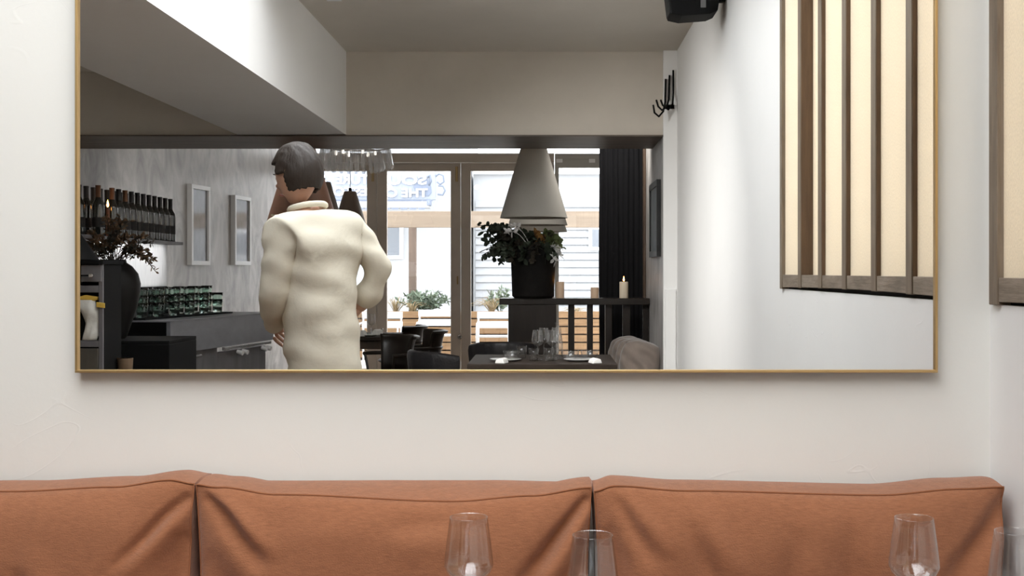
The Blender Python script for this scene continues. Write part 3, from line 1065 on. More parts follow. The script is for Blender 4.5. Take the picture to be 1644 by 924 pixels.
def spray(parent, start, end, sag, nleaf, L, W, lm, sm, stem_r=.003, from_t=.35, name='stem'):
    a, b = Vector(start), Vector(end)
    path = [a.lerp(b, t) + Vector((0, 0, sag * math.sin(PI * t))) for t in [i / 8 for i in range(9)]]
    st = part(name, MB().tube(path, stem_r, 5), sm, parent)
    lf = MB()
    for k in range(nleaf):
        t = from_t + (1 - from_t) * (k + random.random() * .8) / nleaf
        t = min(t, 1)
        p = a.lerp(b, t) + Vector((0, 0, sag * math.sin(PI * t)))
        dv = (b - a).normalized() * .5 + rv()
        leaf(lf, p, dv, rv(), L * random.uniform(.7, 1.25), W * random.uniform(.7, 1.2))
    part('leaves', lf, lm, st)
    return st


# black square-shouldered vase on the balustrade end
vz = (bz(396) - RZ)
vc = Vector((bx(856), yB, RZ))
vase = tag(part('vase', MB().lathe([(0, 0), (.170, 0), (.192, .02), (.198, .20), (.205, vz * .8), (.196, vz * .93), (.17, vz), (.155, vz), (.175, vz * .9), (.18, .1), (0, .04)], seg=44), M['black_vase'], smooth='auto', loc=vc),
           'tall broad black stoneware vase on the end of the balustrade', 'vase')
bq = thing('leafy_bouquet', 'big dark bouquet of eucalyptus and leaves in the black balustrade vase', 'bouquet', vc + Vector((0, 0, vz - .06)))
o0 = vc + Vector((0, 0, vz - .06))


def tgt(px, py, d):
    return at(px, py, d) - o0


for px, py, m, n, L, W in ((828, 404, 'leaf_dark', 40, .09, .075), (848, 402, 'dried_dark', 40, .09, .075), (870, 404, 'leaf_dark', 40, .09, .07), (884, 390, 'dried_dark', 36, .08, .065), (815, 396, 'leaf_dark', 36, .085, .07), (806, 410, 'dried_dark', 32, .08, .06), (800, 396, 'leaf_dark', 26, .07, .06), (892, 404, 'leaf_dark', 26, .07, .055), (768, 362, 'leaf_dark', 16, .055, .05), (781, 376, 'leaf_dark', 16, .06, .055), (798, 366, 'leaf_dark', 16, .06, .055),
                           (770, 405, 'leaf_dark', 12, .035, .02), (786, 402, 'leaf_dark', 16, .05, .04), (792, 414, 'leaf_dark', 18, .06, .045),
                           (800, 424, 'leaf_green', 12, .05, .035), (806, 395, 'dried_dark', 26, .07, .06), (820, 385, 'leaf_dark', 30, .075, .06),
                           (835, 380, 'leaf_dark', 30, .075, .06), (812, 408, 'dried', 26, .07, .06), (850, 378, 'leaf_dark', 30, .07, .06),
                           (862, 376, 'leaf_amber', 20, .06, .05), (872, 384, 'leaf_amber', 22, .06, .05), (885, 376, 'leaf_green', 18, .055, .045),
                           (898, 384, 'leaf_green', 16, .05, .04), (904, 398, 'leaf_green', 14, .05, .04), (890, 395, 'leaf_dark', 26, .06, .05),
                           (880, 402, 'dried', 26, .06, .05), (866, 395, 'leaf_dark', 30, .075, .06), (845, 395, 'leaf_dark', 34, .08, .065), (825, 400, 'leaf_dark', 34, .08, .065),
                           (838, 388, 'dried_dark', 34, .08, .065), (856, 388, 'dried_dark', 34, .08, .065)):
    e = tgt(px, py, DB + random.uniform(-.16, .16))
    spray(bq, (random.uniform(-.07, .07), random.uniform(-.05, .05), 0), e, .03 if abs(e.x) < .12 else .08, n, L, W, M[m], M['stem'], .004, .3 if abs(e.x) < .15 else .4)
for px, py, m, n in ((783, 388, 'leaf_dark', 30), (790, 372, 'leaf_dark', 30), (800, 384, 'dried_dark', 34), (808, 420, 'leaf_dark', 30), (795, 408, 'leaf_dark', 28), (822, 414, 'dried_dark', 34),
                     (840, 416, 'leaf_dark', 36), (858, 416, 'dried_dark', 36), (876, 414, 'leaf_dark', 34), (890, 410, 'leaf_dark', 28), (898, 394, 'leaf_green', 26), (776, 372, 'leaf_dark', 16), (774, 410, 'leaf_dark', 10)):
    spray(bq, (random.uniform(-.08, .08), .05, .02), tgt(px, py, DB - random.uniform(.14, .24)), .07, n, .07, .055, M[m], M['stem'], .004, .45)
for px, py, n in ((822, 362, 12), (815, 372, 14), (898, 405, 18), (903, 414, 14), (893, 420, 14)):
    spray(bq, (random.uniform(-.05, .05), .06, .02), tgt(px, py, DB - .2), .06, n, .055, .035, M['leaf_white'], M['leaf_white'], .003, .6)

# ------------------------------------------------------------------ scatter pillows on the wall bench of the front room
wb = thing('wall_bench', 'low dark bench along the grey side wall', 'bench', (0, 0, 0))
part('seat', MB().box(.46, XA - .01, -(9.83 - D), -(10.95 - D), .40, .46), M['dark_wood'], wb, bevel=.01)
part('plinth', MB().box(.5, XA - .01, -(9.86 - D), -(10.93 - D), 0, .40), M['dark_wood'], wb)


def pillow_mesh(s, th, seed):
    N = 22
    vs, fs = [], []
    for side in (1, -1):
        for j in range(N + 1):
            for i in range(N + 1):
                u0, v0 = 2 * i / N - 1, 2 * j / N - 1
                u, v = u0, v0
                ru, rv_ = math.sqrt(1 - .42 * v0 * v0), math.sqrt(1 - .42 * u0 * u0)
                k = max(0, (1 - abs(u) ** 2.6) * (1 - abs(v) ** 2.6)) ** .5
                nn = mnoise.noise(Vector((u * 2.4 + seed, v * 2.4, seed))) * .35 + .2 * math.sin(7 * (u * .7 + v) + seed)
                t = th * k * (1 + .75 * nn)
                pin = 1 - .07 * (1 - abs(u * v))
                vs.append((u * ru * s * pin, side * t, v * rv_ * s * pin + s * .97))
    n2 = (N + 1) ** 2
    for j in range(N):
        for i in range(N):
            a = j * (N + 1) + i
            fs.append((a, a + 1, a + N + 2, a + N + 1))
            fs.append((n2 + a, n2 + a + N + 1, n2 + a + N + 2, n2 + a + 1))
    return MB().add(vs, fs)


for k, (d, lab) in enumerate(((9.95, 'taupe scatter pillow nearest the white pilaster, front of the row'), (10.17, 'taupe scatter pillow second from the white pilaster'),
                              (10.40, 'taupe scatter pillow third from the white pilaster'), (10.66, 'taupe scatter pillow farthest along the bench, at the balustrade'))):
    o = part('scatter_pillow', pillow_mesh(.185, .085, k * 3.1 + 1), M['pillow'], smooth=True, loc=(.725 - .012 * k, -(d - D), .457))
    o.rotation_euler = (.12, .10 * (1.5 - k), .30 + .13 * k)
    tag(o, lab, 'pillow', 'scatter pillows on the wall bench')


# ------------------------------------------------------------------ furniture of the front room
def plate(loc, label, r=.11):
    return tag(part('plate', MB().lathe([(0, 0), (r * .6, 0), (r, .012), (r, .016), (r * .6, .006), (0, .005)], seg=30), M['plate'], smooth=True, loc=loc), label, 'plate', 'plates on the tables')


def napkin(loc, label, rz=0, h=.05):
    mb = MB().prism([(-.035, 0), (.035, 0), (.025, h), (.0, h * 1.25), (-.028, h * .8)], 'y', -.05, .05)
    o = part('napkin', mb, M['napkin'], loc=loc, bevel=.006)
    o.rotation_euler = (0, 0, rz)
    return tag(o, label, 'napkin', 'folded napkins')


def dining_table(x, d, sx, sy, label):
    t = thing('dining_table', label, 'table', (x, -(d - D), 0))
    part('table_top', MB().box(-sx / 2, sx / 2, -sy / 2, sy / 2, TZ - .035, TZ), M['tablecloth'], t, bevel=.005)
    part('apron', MB().box(-sx / 2 + .06, sx / 2 - .06, -sy / 2 + .06, sy / 2 - .06, TZ - .12, TZ - .035), M['dark_wood_mid'], t)
    for a in (-1, 1):
        for b in (-1, 1):
            cx_, cy_ = a * (sx / 2 - .08), b * (sy / 2 - .08)
            part('leg', MB().box(cx_ - .03, cx_ + .03, cy_ - .03, cy_ + .03, 0, TZ - .12), M['dark_wood_mid'], t, bevel=.004)
    return t


dining_table(-.04, 8.68, 1.02, .94, 'dark table in the middle set with glasses, in front of the balustrade')
pA = lambda px, d: ((px - VPX) * d / FPX, -(d - D), TZ)
wl = ('wine glass at the back left of the middle table', 'wine glass at the front left of the middle table', 'wine glass at the back right of the middle table', 'wine glass at the front right of the middle table',)
for (px, d), lab in zip(((863, 8.62), (873, 8.95), (887, 8.62), (893, 9.0)), wl):
    wine_glass(pA(px, d), lab, 'wine glasses on the middle table')


def carafe(loc, label, kind):
    if kind == 'bottle':
        prof = [(0, 0), (.038, 0), (.041, .01), (.041, .12), (.032, .16), (.015, .2), (.013, .25), (.017, .252), (.017, .26), (.011, .26), (.011, .2), (.028, .158), (.037, .12), (.037, .01), (0, .006)]
    elif kind == 'tumbler':
        prof = [(0, 0), (.030, 0), (.037, .09), (.0355, .09), (.0285, .006), (0, .006)]
    else:
        prof = [(0, 0), (.035, 0), (.055, .02), (.064, .05), (.062, .065), (.0605, .065), (.062, .05), (.052, .023), (.034, .004), (0, .004)]
    o = part('water_bottle' if kind == 'bottle' else ('tumbler' if kind == 'tumbler' else 'glass_bowl'), MB().lathe(prof, seg=26), M['wine_glass'], smooth=True, loc=loc)
    return tag(o, label, {'bottle': 'bottle', 'tumbler': 'glass', 'bowl': 'bowl'}[kind])


carafe(pA(894.5, 8.72), 'clear glass water bottle among the wine glasses on the middle table', 'bottle')
carafe(pA(822, 8.6), 'clear glass bowl on the left half of the middle table', 'bowl')
carafe(pA(838, 8.75), 'clear tumbler between bowl and wine glasses on the middle table', 'tumbler')
carafe(pA(857, 8.5), 'clear tumbler in front of the left wine glasses on the middle table', 'tumbler')
carafe(pA(882, 8.5), 'clear tumbler in front of the right wine glasses on the middle table', 'tumbler')
carafe(pA(915, 8.6), 'clear low bowl right of the water bottle on the middle table', 'bowl')
carafe(pA(946, 8.7), 'clear low bowl at the right end of the middle table', 'bowl')
plate(pA(812, 8.5), 'grey plate at the left end of the middle table')
plate(pA(930, 8.5), 'grey plate at the right end of the middle table')
napkin(pA(806, 8.28), 'white folded napkin at the left end of the middle table', .3, .03)
napkin(pA(955, 8.28), 'white folded napkin at the right end of the middle table', -.3, .03)

dining_table(-1.93, 12.0, .9, .9, 'dark table near the doors, half hidden by the person')
pB = lambda px, d: ((px - VPX) * d / FPX, -(d - D), TZ)
for (px, d), lab in zip(((566, 12.0), (577, 11.85), (597, 11.9)), ('wine glass nearest the person on the table near the doors', 'second wine glass from the person on the table near the doors', 'tallest standing wine glass beside the door post on that table')):
    wine_glass(pB(px, d), lab, 'wine glasses on the table near the doors')
carafe(pB(606, 11.9), 'clear bowl glass at the right corner of the table near the doors', 'bowl')
napkin(pB(607, 11.75), 'white folded napkin at the right corner of the table near the doors', .5, .055)
napkin(pB(583, 11.7), 'white folded napkin in the middle of the table near the doors', .1, .05)
plate(pB(595, 11.75), 'grey plate on the table near the doors')


def bow(R, z, a0, a1, n=14):
    return [(R * math.cos(a0 + (a1 - a0) * i / n), R * math.sin(a0 + (a1 - a0) * i / n), z) for i in range(n + 1)]


def bent_chair(label, loc, rz, group):
    """bistro armchair: round seat, a broad curved crest that rolls over at the top, back posts and four legs; faces +y"""
    t = thing('wooden_armchair', label, 'chair', loc, rz, group)
    part('seat', MB().lathe([(0, .425), (.2, .425), (.215, .44), (.2, .455), (0, .45)], seg=30), M['dark_wood'], t, smooth='auto')
    for a in (45, 135, 225, 315):
        an = math.radians(a)
        part('leg', MB().tube([(.15 * math.cos(an), .15 * math.sin(an), .43), (.2 * math.cos(an), .2 * math.sin(an), .2), (.225 * math.cos(an), .225 * math.sin(an), 0)], [.019, .017, .013], 8), M['dark_wood'], t, smooth='auto')
    # curved back: sheet that leans out and rolls over along its crest
    vs, fs = [], []
    prof = [(.215, .47, .010), (.222, .56, .010), (.232, .65, .011), (.246, .73, .013), (.266, .785, .017), (.292, .81, .02), (.318, .80, .016)]
    A0, A1, n = math.radians(205), math.radians(335), 20
    for r, z, th in prof:
        for i in range(n + 1):
            a = A0 + (A1 - A0) * i / n
            vs.append((r * math.cos(a), r * math.sin(a), z))
    for j in range(len(prof) - 1):
        for i in range(n):
            p = j * (n + 1) + i
            fs.append((p, p + 1, p + n + 2, p + n + 1))
    b = part('backrest', MB().add(vs, fs), M['dark_wood'], t, smooth=True)
    so = b.modifiers.new('thickness', 'SOLIDIFY')
    so.thickness = .022
    arc = bow(.25, .64, math.radians(165), math.radians(375), 22)
    part('arm_rail', MB().tube(arc, .017, 8), M['dark_wood'], t, smooth='auto')
    for a in (168, 372):
        an = math.radians(a)
        part('arm_post', MB().tube([(.195 * math.cos(an), .195 * math.sin(an), .44), (.248 * math.cos(an), .248 * math.sin(an), .64)], .012, 8), M['dark_wood'], t, smooth='auto')
    return t


cgp = 'curved wooden armchairs near the doors'
bent_chair('dark curved wooden armchair nearest the door post, crest standing highest', at(668, 435, 11.75) + Vector((0, 0, -EYE)), math.radians(75), cgp)
bent_chair('dark curved wooden armchair beside the napkins, half behind the table corner', at(640, 435, 12.75) + Vector((0, 0, -EYE)), math.radians(100), cgp)
bent_chair('dark curved wooden armchair in front of the table near the doors', at(618, 435, 10.75) + Vector((0, 0, -EYE)), math.radians(50), cgp)


def tub_chair(label, loc, rz, top):
    t = thing('leather_chair', label, 'chair', loc, rz, 'black leather chairs by the middle table')
    vs, fs = [], []
    prof = [(.24, .40), (.25, .55), (.262, top - .06), (.285, top - .01), (.30, top), (.318, top - .012), (.325, top - .05), (.30, .55), (.27, .40)]
    A0, A1, n = math.radians(195), math.radians(345), 26
    for r, z in prof:
        for i in range(n + 1):
            a = A0 + (A1 - A0) * i / n
            zz = z - .035 * abs(2 * i / n - 1) ** 2.5 * (z > .5)
            rr = r + .004 * math.sin(i * 2.1)
            vs.append((rr * math.cos(a) * .95, rr * math.sin(a), zz))
    L = len(prof)
    for j in range(L):
        j2 = (j + 1) % L
        for i in range(n):
            fs.append((j * (n + 1) + i, j * (n + 1) + i + 1, j2 * (n + 1) + i + 1, j2 * (n + 1) + i))
    fs.append(tuple(j * (n + 1) for j in range(L)))
    fs.append(tuple(j * (n + 1) + n for j in reversed(range(L))))
    part('backrest', MB().add(vs, fs), M['black_leather'], t, smooth='auto')
    part('seat', MB().lathe([(0, .36), (.23, .36), (.25, .40), (.24, .45), (.2, .465), (0, .47)], seg=30), M['black_leather'], t, smooth=True)
    for a in (45, 135, 225, 315):
        an = math.radians(a)
        part('leg', MB().tube([(.17 * math.cos(an), .17 * math.sin(an), .37), (.22 * math.cos(an), .22 * math.sin(an), 0)], [.018, .012], 8), M['black'], t, smooth='auto')
    return t


tub_chair('black leather chair at the far side of the middle table, back to the door', at(806, 435, 10.25) + Vector((0, 0, -EYE)), math.radians(172), .80)
tub_chair('black leather chair turned sideways left of the middle table', at(722, 435, 9.2) + Vector((0, 0, -EYE)), math.radians(-125), .79)

# ------------------------------------------------------------------ bar counter, bottles, tumblers
CZ = 1.05
c0 = at(277, 514, 8.07)
c1 = at(441, 500, 9.80)
dirc = Vector((c1.x - c0.x, c1.y - c0.y, 0)).normalized()
bar = thing('bar_counter', 'zinc faced bar counter holding stacked green tumblers', 'bar', (c0.x, c0.y, 0))
LC = Vector((c1.x - c0.x, c1.y - c0.y, 0)).length
nrm = Vector((-dirc.y, dirc.x, 0))                    # points to the bar staff side or the room
if nrm.x > 0:
    nrm = -nrm
def cq(a, b, z):
    q = dirc * a + nrm * b
    return (q.x, q.y, z)
def cbox(a0, a1, b0, b1, z0, z1):
    vs = [cq(a0, b0, z0), cq(a1, b0, z0), cq(a1, b1, z0), cq(a0, b1, z0), cq(a0, b0, z1), cq(a1, b0, z1), cq(a1, b1, z1), cq(a0, b1, z1)]
    return MB().add(vs, [(3, 2, 1, 0), (4, 5, 6, 7), (0, 1, 5, 4), (1, 2, 6, 5), (2, 3, 7, 6), (3, 0, 4, 7)])
part('counter_top', cbox(-.005, LC, -.005, .75, CZ - .012, CZ), M['steel'], bar, bevel=.002)
part('fascia', cbox(0, LC, 0, .03, CZ - .225, CZ - .012), M['steel'], bar, bevel=.002)
part('end_board', cbox(0, .03, .03, .74, 0, CZ - .012), M['black'], bar)
part('post', cbox(.06, .14, .05, .12, 0, CZ - .225), M['steel'], bar, bevel=.002)
part('recess_back', cbox(.14, .45, .22, .25, 0, CZ - .225), M['black'], bar)
part('shelf_edge', cbox(.25, .55, .04, .22, .775, .79), M['steel_bright'], bar, bevel=.002)
part('pillar_panel', cbox(.45, .82, .05, .10, 0, CZ - .225), M['cab_grey'], bar, bevel=.002)
part('drawer_front', cbox(.84, LC - .02, .06, .10, 0, .78), M['cab_grey'], bar, bevel=.002)
part('towel_rail', cbox(.84, LC - .04, .0, .025, .795, .82), M['steel_bright'], bar, bevel=.004)
for a in (1.06, 1.15, 1.52, 1.60):
    q = cq(a, 0, .775)
    part('peg', MB().tube([(q[0], q[1], q[2]), (q[0] + .045, q[1] + .012, q[2] - .012)], [.016, .018], 10), M['white_gloss'], bar, smooth='auto')

tum = MB().lathe([(0, 0), (.033, 0), (.036, .012), (.0365, .045), (.041, .075), (.043, .10), (.0412, .10), (.039, .075), (.0345, .046), (.034, .014), (0, .011)], seg=22).mesh('tumbler')
tum.materials.append(M['green_glass'])
for p in tum.polygons:
    p.use_smooth = True
tray = tag(part('glass_tray', cbox(.03, 1.42, .20, .50, CZ + .0005, CZ + .012), M['black'], loc=(c0.x, c0.y, 0)), 'thin black tray under the green tumblers on the bar', 'tray')
order = ['first', 'second', 'third', 'fourth', 'fifth', 'last']
lev = ['bottom', 'middle', 'top']
for row in range(2):
    for k in range(6):
        n = (3 if k < 5 else 2) if row == 0 else 3
        for h in range(n):
            q = cq(.12 + k * .235 + row * .11, .27 + row * .14, 0)
            o = bpy.data.objects.new('tumbler', tum)
            COL.objects.link(o)
            o.location = (c0.x + q[0], c0.y + q[1], CZ + .0125 + h * .052)
            o.rotation_euler = (0, 0, k)
            lv = lev[h] if n == 3 else ('bottom', 'top')[h]
            tag(o, 'green glass tumbler, %s of the %s stack %s' % (lv, order[k], 'in the front row from the vase' if row == 0 else 'in the back row'), 'glass', 'stacked green tumblers on the bar')

# shelf unit with back panel, standing behind the bar end
GX = -2.83
dG0, dG1 = 6.7, 8.98
SHZ = at(270, 388, 8.85).z
un = thing('bottle_shelf', 'shelf unit with white reeded panel below a row of bottles', 'shelf', (GX, -(dG0 - D), 0))
LG = dG1 - dG0
part('shelf_board', MB().box(-.12, .12, 0, -LG, SHZ - .022, SHZ), M['cab_grey'], un, bevel=.002)
part('white_panel', MB().box(-.008, 0, -.02, -LG, 1.27, SHZ - .022), M['reeded'], un)
part('smoked_panel', MB().box(-.01, 0, -.02, -LG, CZ, 1.27), M['smoked'], un)
part('upright', MB().box(-.05, -.01, 0, -.04, CZ - .02, SHZ - .022), M['cab_grey'], un)
part('upright', MB().box(-.05, -.01, -LG + .02, -LG, CZ, SHZ - .022), M['cab_grey'], un)
part('base_cabinet', MB().box(-.5, .0, 0, -LG + .93, 0, CZ - .02), M['black'], un)
sl = bpy.data.lights.new('added_shelf_lamp', 'AREA')  # added strip lamp behind the panel, makes the white panel bright
sl.shape = 'RECTANGLE'
sl.size, sl.size_y = .03, 1.9
sl.energy = 36
sl.color = (1, .98, .95)
slo = bpy.data.objects.new('added_shelf_lamp', sl)
slo.location = (GX - .10, -(7.85 - D), SHZ - .03)
slo.rotation_euler = (0, -.5, 0)
COL.objects.link(slo)


def bottle_meshes(kind):
    if kind == 'wine':
        body = [(0, 0), (.035, 0), (.037, .006), (.037, .185), (.033, .205), (.02, .228), (.0145, .245), (.014, .30), (.0155, .302), (.0155, .312), (0, .312)]
        cap = [(.0163, .238), (.0158, .30), (.0168, .302), (.0168, .314), (0, .3145)]
        lab = [(.0374, .055), (.0374, .115)]
    else:
        body = [(0, 0), (.034, 0), (.036, .006), (.036, .20), (.03, .225), (.016, .25), (.0135, .27), (.0135, .325), (.0165, .327), (.0165, .335), (0, .335)]
        cap = [(.012, .33), (.019, .337), (.019, .36), (0, .362)]
        lab = [(.0364, .06), (.0364, .16)]
    r = []
    for n, p in (('glass', body), ('cap', cap), ('paper_label', lab)):
        me = MB().lathe(p, seg=20).mesh(n)
        for q in me.polygons:
            q.use_smooth = True
        sharp(me, 40)
        r.append(me)
    return r


def bottle(loc, label, kind, gm, cm):
    t = thing('wine_bottle' if kind == 'wine' else 'spirit_bottle', label, 'bottle', loc, random.random() * 6, 'bottles on the shelf')
    for me, nm, m in zip(bm_cache[kind], ('glass', 'cap', 'paper_label'), (gm, cm, M['label'])):
        o = bpy.data.objects.new(nm, me)
        COL.objects.link(o)
        o.parent = t
        if not o.material_slots:
            me.materials.append(None)
        o.material_slots[0].link = 'OBJECT'
        o.material_slots[0].material = m
    return t


bm_cache = {'wine': bottle_meshes('wine'), 'cork': bottle_meshes('cork')}
k = 0
nth = ['first', 'second', 'third', 'fourth', 'fifth', 'sixth', 'seventh', 'eighth', 'ninth', 'tenth', 'eleventh', 'twelfth', 'thirteenth']
for row in range(2):
    for i in range(13):
        d = 8.88 - i * .118 - row * .05
        if row == 0 and i == 11:
            continue
        big = i > 7
        x = GX + (.055 if row == 0 else -.045)
        cop = row == 0 and i in (8, 10, 12)
        lab = 'dark wine bottle with %s foil, %s in the %s row from the grey wall' % ('copper' if cop else 'black', nth[i], 'front' if row == 0 else 'back')
        bottle((x, -(d - D), SHZ), lab, 'wine', M['bottle_dark'], M['foil_copper'] if cop else M['foil_black'])
bottle((GX + .03, -(7.06 - D), SHZ), 'green glass bottle with cork stopper at the left end of the shelf', 'cork', M['bottle_green'], M['cork'])
bottle((GX + .05, -(6.92 - D), SHZ), 'clear bottle with cork stopper at the frame edge', 'cork', M['glass'], M['cork'])
bottle((GX - .05, -(6.96 - D), SHZ), 'pale green bottle with cork behind the corked ones', 'cork', M['green_glass'], M['cork'])
candle(177, 387, 6, 46, 7.58, M['wax_brown'], 'lit brown taper candle among the bottles above the dried flowers', True, None, SHZ)

# black stand with the big vase of dried flowers
vp = at(184, 435, 7.28)
stand = thing('vase_stand', 'black cabinet in the dark below the big vase', 'cabinet', (vp.x, vp.y, 0))
part('body', MB().box(-.20, .42, -.30, .24, 0, .955), M['black'], stand, bevel=.004)
part('top_board', MB().box(-.20, .42, -.30, .24, .955, .975), M['black'], stand, bevel=.004)
v2z = .975
vase2 = tag(part('vase', MB().lathe([(0, 0), (.075, 0), (.085, .01), (.112, .09), (.145, .19), (.162, .28), (.165, .33), (.15, .39), (.115, .435), (.085, .455), (.08, .475), (.07, .475), (.072, .45), (.10, .43), (.0, .2)], seg=44), M['black_ceramic'], smooth='auto', loc=(vp.x, vp.y, v2z)),
            'large round black vase beside the bar, filled with dried flowers', 'vase')
ob = Vector((vp.x, vp.y, v2z + .44))
dr = thing('dried_bouquet', 'bushy bunch of dried brown flowers in the round black vase', 'bouquet', ob)
for j in range(46):
    px = random.uniform(124, 252)
    py = 352 + abs(px - 190) * .45 + random.uniform(-12, 42)
    e = at(px, py, 7.28 + random.uniform(-.2, .16)) - ob
    spray(dr, (random.uniform(-.04, .04), random.uniform(-.04, .04), 0), e, .05, 26, .032, .013, M[random.choice(['dried', 'dried_dark', 'dried_dark', 'dried'])], M['stem'], .0022, .35)
for px, py in ((248, 428), (254, 436), (242, 420), (236, 415), (130, 400), (140, 410), (250, 415)):
    e = at(px, py, 7.15) - ob
    spray(dr, (.02, .03, .0), e, .09, 34, .03, .012, M['dried'], M['stem'], .0022, .3)

# wooden drawer cabinet at the left edge
cb = at(170, 435, 6.0)
S6 = FPX / 6.0
cab = thing('drawer_cabinet', 'grey wooden cabinet with drawer and open compartment at the mirror left edge', 'cabinet', (cb.x, cb.y, 0))
zc = lambda py: EYE - (py - VPY) / S6
part('top_board', MB().box(-.55, .008, -.27, .02, zc(424), zc(418)), M['black'], cab, bevel=.002)
part('side_panel', MB().box(-.02, 0, -.26, -.014, 0, zc(424)), M['black'], cab, bevel=.002)
part('corner_post', MB().box(-.02, 0.001, -.014, 0, 0, zc(424)), M['cab_grey'], cab, bevel=.002)
part('side_panel', MB().box(-.54, -.52, -.26, 0, 0, zc(424)), M['cab_grey'], cab, bevel=.002)
part('back_panel', MB().box(-.52, -.02, -.26, -.245, 0, zc(424)), M['black'], cab)
part('mid_stile', MB().box(-.135, -.105, -.02, 0, zc(456), zc(424)), M['black'], cab)
df = part('drawer', MB().box(-.105, -.004, -.24, .008, zc(452), zc(425)), M['cab_grey'], cab, bevel=.003)
part('knob', MB().lathe([(0, 0), (.006, 0), (.006, .012), (.013, .018), (.011, .03), (0, .034)], seg=14), M['chrome'], df, smooth='auto').location = (-.045, .008, zc(442))
bpy.data.objects[df.children[0].name].rotation_euler = (-PI / 2, 0, 0)
part('handle_bar', MB().tube([(-.10, .018, zc(442)), (-.05, .018, zc(441.5))], .004, 6), M['black'], df)
df2 = part('drawer', MB().box(-.51, -.136, -.24, .006, zc(452), zc(425)), M['black'], cab, bevel=.003)
part('shelf', MB().box(-.52, -.02, -.245, 0, zc(469), zc(458)), M['cab_grey'], cab, bevel=.002)
part('shelf', MB().box(-.52, -.02, -.245, 0, zc(556), zc(546)), M['cab_grey'], cab, bevel=.002)
part('lower_door', MB().box(-.52, -.022, -.02, .004, .04, zc(558)), M['cab_brown'], cab, bevel=.003)
# black box and bag in the open compartment
zs = zc(546)
tag(part('black_box', MB().box(cb.x - .30, cb.x - .075, cb.y - .22, cb.y - .05, zs, zs + .145), M['black'], bevel=.006), 'black box standing in the open cabinet compartment', 'box')
bg_ = thing('plastic_bag', 'crumpled white plastic bag with yellow top hanging in the cabinet compartment', 'bag', (cb.x - .07, cb.y - .02, zs + .002))
N1, N2 = 16, 18
vs, fs = [], []
for j in range(N2 + 1):
    v = j / N2
    for i in range(N1):
        a = 2 * PI * i / N1
        rx = .034 + .016 * v + .007 * math.sin(3 * a + 5 * v) + .03 * max(0, v - .75)
        ry = .018 + .004 * math.sin(5 * a + 9 * v)
        vs.append((rx * math.cos(a) + .012 * math.sin(4 * v) - .06 * max(0, v - .7), ry * math.sin(a) + .004 * math.sin(11 * v), v * .20))
for j in range(N2):
    for i in range(N1):
        i2 = (i + 1) % N1
        fs.append((j * N1 + i, j * N1 + i2, (j + 1) * N1 + i2, (j + 1) * N1 + i))
fs.append(tuple(range(N1)))
part('white_sack', MB().add(vs, fs), M['bag'], bg_, smooth=True)
part('white_fold', MB().prism([(-.20, .145), (-.06, .20), (-.02, .21), (-.06, .15)], 'y', -.02, .005), M['bag'], bg_, bevel=.006)
part('yellow_fold', MB().prism([(-.15, .19), (-.02, .225), (.045, .215), (.04, .20), (.02, .195), (-.04, .20)], 'y', -.02, .012), M['bag_yellow'], bg_, bevel=.005)
part('yellow_strip', MB().prism([(.04, .165), (.082, .16), (.082, .185), (.04, .19)], 'y', .02, .026), M['bag_yellow'], bg_, bevel=.002)
tag(part('conical_shade', MB().lathe([(.155, 0), (.16, .004), (.055, .16), (.05, .16), (.15, .004)], seg=36, closed=True), M['black'], smooth='auto', loc=(cb.x - .235, cb.y - .13, zc(418) + .001)),
    'black cone-shaped shade standing on top of the drawer cabinet', 'shade')
# cup on a black serving shelf
cp = at(205.5, 573.5, 6.2)
CUPH = .09
st = thing('serving_table', 'black serving table in the dark below the vase', 'table', (cp.x, cp.y - .02, 0))
part('table_top', MB().box(-.034, .32, -.14, .14, cp.z - CUPH - .025, cp.z - CUPH), M['black'], st, bevel=.003)
for a in (-.015, .29):
    for b in (-.11, .11):
        part('leg', MB().box(a - .015, a + .015, b - .015, b + .015, 0, cp.z - CUPH - .025), M['black'], st)
cup = thing('cup', 'small brown stoneware cup low in the dark beside the bar', 'cup', (cp.x, cp.y, cp.z - CUPH))
part('body', MB().lathe([(0, 0), (.03, 0), (.036, .01), (.040, CUPH), (.0375, CUPH)], seg=26), M['cup'], cup, smooth='auto')
part('glaze', MB().lathe([(.0376, CUPH), (.034, .02), (0, .012)], seg=26), M['cup_in'], cup, smooth=True)
part('handle', MB().tube([(-.037, 0, .07), (-.06, 0, .066), (-.062, 0, .035), (-.036, 0, .025)], .006, 8), M['cup'], cup, smooth=True)


# ------------------------------------------------------------------ the person walking past the bar
def skin_mesh(name, pts, edges, radii, root=0, sub=2):
    me = bpy.data.meshes.new(name + '_rig')
    me.from_pydata([tuple(p) for p in pts], edges, [])
    o = bpy.data.objects.new(name + '_rig', me)
    COL.objects.link(o)
    sk_ = o.modifiers.new('skin', 'SKIN')
    sk_.use_smooth_shade = True
    for i, r in enumerate(radii):
        sv = me.skin_vertices[0].data[i]
        sv.radius = r if isinstance(r, tuple) else (r, r)
        sv.use_root = (i == root)
    ss = o.modifiers.new('sub', 'SUBSURF')
    ss.levels = ss.render_levels = sub
    dg = bpy.context.evaluated_depsgraph_get()
    out = bpy.data.meshes.new_from_object(o.evaluated_get(dg))
    bpy.data.objects.remove(o)
    out.name = name
    return out


def join_meshes(name, meshes):
    bm = bmesh.new()
    for me in meshes:
        bm.from_mesh(me)
    out = bpy.data.meshes.new(name)
    bm.to_mesh(out)
    bm.free()
    for p in out.polygons:
        p.use_smooth = True
    return out


